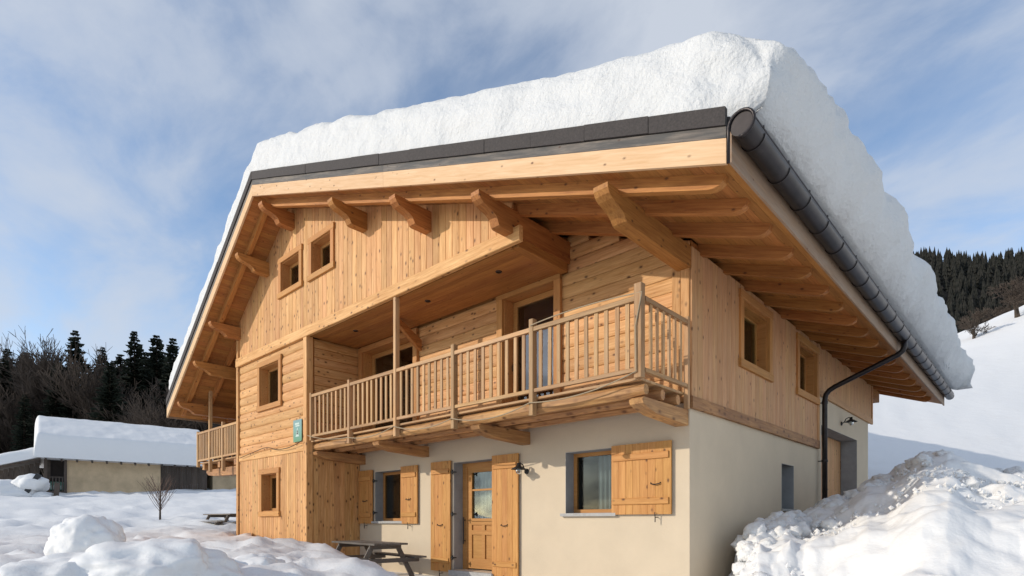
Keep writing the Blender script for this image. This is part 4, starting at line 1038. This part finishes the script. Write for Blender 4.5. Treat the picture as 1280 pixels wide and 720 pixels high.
# ------------------------------------------------------------------ trees
def conifer_mesh(seed, h=17, r=2.6, dens=1.0):
    rnd = random.Random(seed); tr = MB(); tr.tube([(0, 0, -1), (0, 0, h * .5), (0, 0, h * .98)], [.26, .16, .02], 6)
    cr = MB(); z = h * .06
    while z < h:
        t = z / h; rad = r * (1 - t) ** .75 * rnd.uniform(.7, 1.15) + .2
        nb = int((9 + 10 * (1 - t)) * dens)
        for k in range(nb):
            a = rnd.uniform(0, 6.283); L = rad * rnd.uniform(.65, 1.15); d = Vector((math.cos(a), math.sin(a), 0)); s = Vector((-d.y, d.x, 0))
            base = Vector((0, 0, z)); n = max(3, int(L / .3))
            for q in range(n):
                f0 = q / n; f1 = min(1, (q + 1.7) / n)
                droop = lambda f: -L * .30 * f + L * .16 * f * f
                p0 = base + d * L * f0 + Vector((0, 0, droop(f0))); p1 = base + d * L * f1 + Vector((0, 0, droop(f1)))
                wd = (.30 * (1 - f0 * .7) + .06) * rnd.uniform(.7, 1.3) * (L / r * .6 + .5)
                dz = Vector((0, 0, -rnd.uniform(.12, .38) * (1 - .4 * f0)))
                cr.add([p0, p1 + s * wd * .25, (p0 + p1) / 2 + s * wd + dz], [(0, 1, 2)]); cr.add([p0, p1 - s * wd * .25, (p0 + p1) / 2 - s * wd + dz], [(0, 2, 1)])
        z += rnd.uniform(.20, .34) * (1 + .3 * (1 - t))
    return mesh('trunk', tr.v, tr.f, M['trunk']), mesh('crown', cr.v, cr.f, M['needles'])
def bare_mesh(seed, h=14, spread=.5, levels=5, mat='twig', r0=.2, split=(3, 4), tw=.012, up=.35, stem=.28):
    rnd = random.Random(seed); tr = MB(); cr = MB()
    def grow(p, d, L, r, lv):
        pts = [p]; q = p; n = 3; dd = d.copy(); rs = [r]
        for i in range(n):
            dd = (dd + Vector((rnd.uniform(-1, 1), rnd.uniform(-1, 1), rnd.uniform(-.4, .8))) * .10).normalized(); q = q + dd * L / n; pts.append(q); rs.append(max(tw * .6, r * (1 - .45 * (i + 1) / n)))
        (tr if lv <= 1 else cr).tube(pts, rs, 5 if lv < 2 else 3, cap=False)
        if lv >= levels: return
        nk = rnd.randint(*split) + (1 if lv == 0 else 0)
        for k in range(nk):
            j = rnd.randint(1, n) if k else n
            a = rnd.uniform(0, 6.283); s = spread * rnd.uniform(.6, 1.3)
            ax = dd.orthogonal().normalized(); ax.rotate(Matrix.Rotation(a, 3, dd))
            nd = (dd + ax * s + Vector((0, 0, up * .5))).normalized()
            grow(pts[j], nd, L * rnd.uniform(.58, .82), max(tw, rs[j] * rnd.uniform(.5, .7)), lv + 1)
    grow(Vector((0, 0, -.5)), Vector((0, 0, 1)), h * stem, r0, 0)
    return mesh('trunk', tr.v, tr.f, M['trunk']), mesh('crown', cr.v, cr.f, M[mat])
def tree(meshes, name, x, y, z, sc, rot, label, cat, group=None, sx=1):
    t = tag(empty(name, None, Matrix.Translation((x, y, z)) @ Matrix.Rotation(rot, 4, 'Z') @ Matrix.Diagonal((sc * sx, sc * sx, sc, 1))), label, cat, group)
    for nm, me in zip(('trunk', 'crown'), meshes): put(nm, me, t, WM[t.name])
    return t
CON = [conifer_mesh(s, 17, 2.5 + .3 * (s % 3)) for s in range(4)]
BARE = [bare_mesh(40 + s, 15, .5, 6, r0=.22, tw=.022, split=(3, 4)) for s in range(4)]
BH = [max(v.co.z for v in b[1].vertices) for b in BARE]
def slope_z(px, d):
    b = (px - 640) / 717.6; t = max(0, min(1, (d - 62) / 68)); return 3.2 + (21 - 3.2) * ss(0, 1, t)
heroes = [(94, 413, 72, 'c'), (168, 414, 70, 'c'), (196, 416, 71, 'c'), (216, 421, 69, 'c'), (128, 434, 74, 'c'), (9, 436, 72, 'c'), (34, 438, 76, 'c'), (-25, 420, 72, 'c'), (52, 462, 70, 'c'), (182, 440, 75, 'c'), (150, 440, 78, 'c'), (72, 452, 78, 'c'), (110, 455, 70, 'c'),
          (27, 424, 70, 'b'), (66, 420, 71, 'b'), (115, 420, 73, 'b'), (144, 434, 73, 'b'), (2, 420, 75, 'b'), (48, 432, 74, 'b'), (80, 434, 76, 'b'), (-12, 425, 70, 'b'), (230, 432, 74, 'b'), (245, 440, 72, 'c'), (135, 445, 70, 'b')]
pos_words = {128: 'short spruce right of the tallest one above the barn roof', 9: 'dark spruce at the left edge of the picture behind the barn', 34: 'dark spruce second from the left edge behind the barn', 182: 'shorter spruce between the left and middle tall spruces by the eave', 150: 'spruce just left of the three tall spruces by the eave', 72: 'low spruce just left of the tallest spruce', 110: 'low spruce just right of the tallest spruce', 52: 'low spruce third from the left edge behind the barn',
             27: 'bare fine twigged tree between the two leftmost spruces', 66: 'tall bare tree just left of the tallest spruce', 115: 'bare tree just right of the tallest spruce', 144: 'bare tree standing left of the three tall spruces', 2: 'bare tree at the very left edge of the picture', 48: 'bare tree rising right of the second spruce from the left', 80: 'bare tree partly behind the tallest spruce', 135: 'low bare tree midway between the tallest spruce and the three by the eave',
             94: 'tallest dark spruce, standing alone above the left part of the barn roof', 168: 'left one of the three tall spruces beside the chalet eave', 196: 'middle one of the three tall spruces beside the chalet eave', 216: 'right one of the three tall spruces touching the chalet eave'}
for i, (px, py, d, k) in enumerate(heroes):
    z = slope_z(px, d) - .3; x, y = from_cam((px - 640) / 717.6 * d, d); top = .85 + (652 - py) / 717.6 * d; hh = top - z
    if k == 'c': tree(CON[i % 4], 'spruce_tree', x, y, z, hh / 17, i * 1.3, pos_words.get(px, 'dark spruce in the wood behind the barn'), 'conifer', 'spruces behind the barn', 1.3)
    else: tree(BARE[i % 4], 'bare_tree', x, y, z, hh / BH[i % 4], i * 1.7, pos_words.get(px, 'leafless grey brown tree in the wood behind the barn'), 'tree', 'bare trees behind the barn')
rnd = random.Random(5)
for i in range(120):
    px = rnd.uniform(-130, 300); d = rnd.uniform(62, 96); py = rnd.uniform(442, 525)
    z = slope_z(px, d) - .3; x, y = from_cam((px - 640) / 717.6 * d, d); top = .85 + (652 - py) / 717.6 * d; hh = top - z
    if rnd.random() < .45: tree(CON[i % 4], 'spruce_tree', x, y, z, hh / 17, i * 1.3, 'dark spruce in the wood behind the barn', 'conifer', 'spruces behind the barn', 1.35)
    else: tree(BARE[i % 4], 'bare_tree', x, y, z, hh / BH[i % 4], i * 1.7, 'leafless grey brown tree in the wood behind the barn', 'tree', 'bare trees behind the barn', 1.3)
# brushwood at the foot of the wood: nobody could count it
m = MB()
for i in range(9000):
    px = rnd.uniform(-200, 320); d = rnd.uniform(61, 72); z = slope_z(px, d) - .3; x, y = from_cam((px - 640) / 717.6 * d, d)
    a = rnd.uniform(0, 6.28); L = rnd.uniform(1.5, 5.5); p = Vector((x, y, z)); q = p + Vector((math.cos(a) * L * .35, math.sin(a) * L * .35, L)); s = Vector((.06, .05, 0))
    m.add([p - s, p + s, q], [(0, 1, 2)])
tag(put('brushwood', mesh('brushwood', m.v, m.f, M['twig'])), 'brown leafless brushwood at the foot of the wood', 'brushwood', kind='stuff')

# far wooded ridge on the right
def smallcon(m, x, y, z, h, r, rnd):
    k = 7; z0 = z
    for lv in range(5):
        a0 = rnd.uniform(0, 6); zz = z + h * (.08 + .19 * lv); rr = r * (1 - lv * .17); n0 = len(m.v)
        m.v.append(Vector((x, y, zz + h * .30)))
        for j in range(k * 2): t = a0 + math.pi * j / k; q = rr * (1 if j % 2 else .55) * rnd.uniform(.8, 1.2); m.v.append(Vector((x + q * math.cos(t), y + q * math.sin(t), zz - (.06 * h if j % 2 else 0))))
        for j in range(k * 2): m.f.append((n0, n0 + 1 + j, n0 + 1 + (j + 1) % (k * 2)))
m = MB(); rnd = random.Random(11)
def far_z(px, d):
    b = (px - 640) / 717.6; t = max(0, min(1, (d - 92) / 143)); return 12 + (FARZ(px) - 3 - 12) * ss(0, 1, t)
for i in range(2600):
    px = rnd.uniform(1095, 1480); d = 105 + 130 * rnd.random() ** .8; z = far_z(px, d) - 1; x, y = from_cam((px - 640) / 717.6 * d, d)
    smallcon(m, x, y, z, rnd.uniform(4.5, 8.5), rnd.uniform(1.2, 2.0), rnd)
tag(put('ridge_forest', mesh('ridge_forest', m.v, m.f, M['needles_far'])), 'dark conifer forest covering the far ridge', 'forest', kind='stuff')
HB = [bare_mesh(70 + s, 7, .75, 6, r0=.26, tw=.022, split=(3, 4), up=.2, stem=.24) for s in range(2)]
def on_hill(px, d): x, y = from_cam((px - 640) / 717.6 * d, d); return x, y, ground_z(x, y)
def base_for(px, py):
    for d in range(40, 80):
        x, y, z = on_hill(px, d)
        if 652 - (z - .85) / d * 717.6 < py: return x, y, z, d
    return x, y, z, d
x, y, z, d = base_for(1217, 424); tree(HB[0], 'hill_tree', x, y, z, d * 52 / 717.6 / 6.2, 1, 'round leafless tree alone on the snowy hillside edge', 'tree', sx=1.0)
x, y, z, d = base_for(1272, 396); tree(HB[1], 'hill_tree', x, y, z, d * 76 / 717.6 / 6.2, 2, 'larger leafless tree at the right edge of the picture on the snowy hill', 'tree', sx=1.1)
for i, (px, py, s) in enumerate(((1250, 398, 44), (1232, 412, 34), (1290, 385, 60), (1243, 404, 40), (1262, 392, 50), (1205, 428, 30))):
    d = 84; x, y = from_cam((px - 640) / 717.6 * d, d); z = .85 + (652 - py - 12) / 717.6 * d
    tree(HB[i % 2], 'hill_tree', x, y, z - 1.2, d * s / 717.6 / 6.2, i * 2.2, 'brown leafless tree in the scrub behind the hillside edge', 'tree', 'bare trees behind the hillside edge', 1.2)
# sapling in the field
def sapling():
    rnd = random.Random(3); tr = MB(); cr = MB(); tr.tube([(0, 0, -.3), (.02, 0, .5), (0, .02, 1.25)], [.045, .035, .02], 6)
    for i in range(34):
        a = i * 2.4; z = .35 + .9 * i / 34; L = rnd.uniform(.9, 1.5) * (1 - .3 * i / 34); p = Vector((0, 0, z)); pts = [p]
        d = Vector((math.cos(a) * .75, math.sin(a) * .75, .75)).normalized()
        for k in range(4): d = (d + Vector((0, 0, .16)) + Vector((rnd.uniform(-1, 1), rnd.uniform(-1, 1), 0)) * .08).normalized(); pts.append(pts[-1] + d * L / 4)
        cr.tube(pts, [.011, .009, .008, .006, .004], 3, cap=False)
        for k in (2, 3):
            q = pts[k]; e = q + (d + Vector((rnd.uniform(-1, 1), rnd.uniform(-1, 1), .3)) * .6).normalized() * L * .35; cr.tube([q, e], [.006, .004], 3, cap=False)
    return mesh('trunk', tr.v, tr.f, M['trunk']), mesh('crown', cr.v, cr.f, M['twig2'])
d = 24; x, y = from_cam((200 - 640) / 717.6 * d, d); tree(sapling(), 'sapling', x, y, ground_z(x, y), 1.0, 0, 'small leafless sapling alone in the snow field in front of the barn', 'sapling')
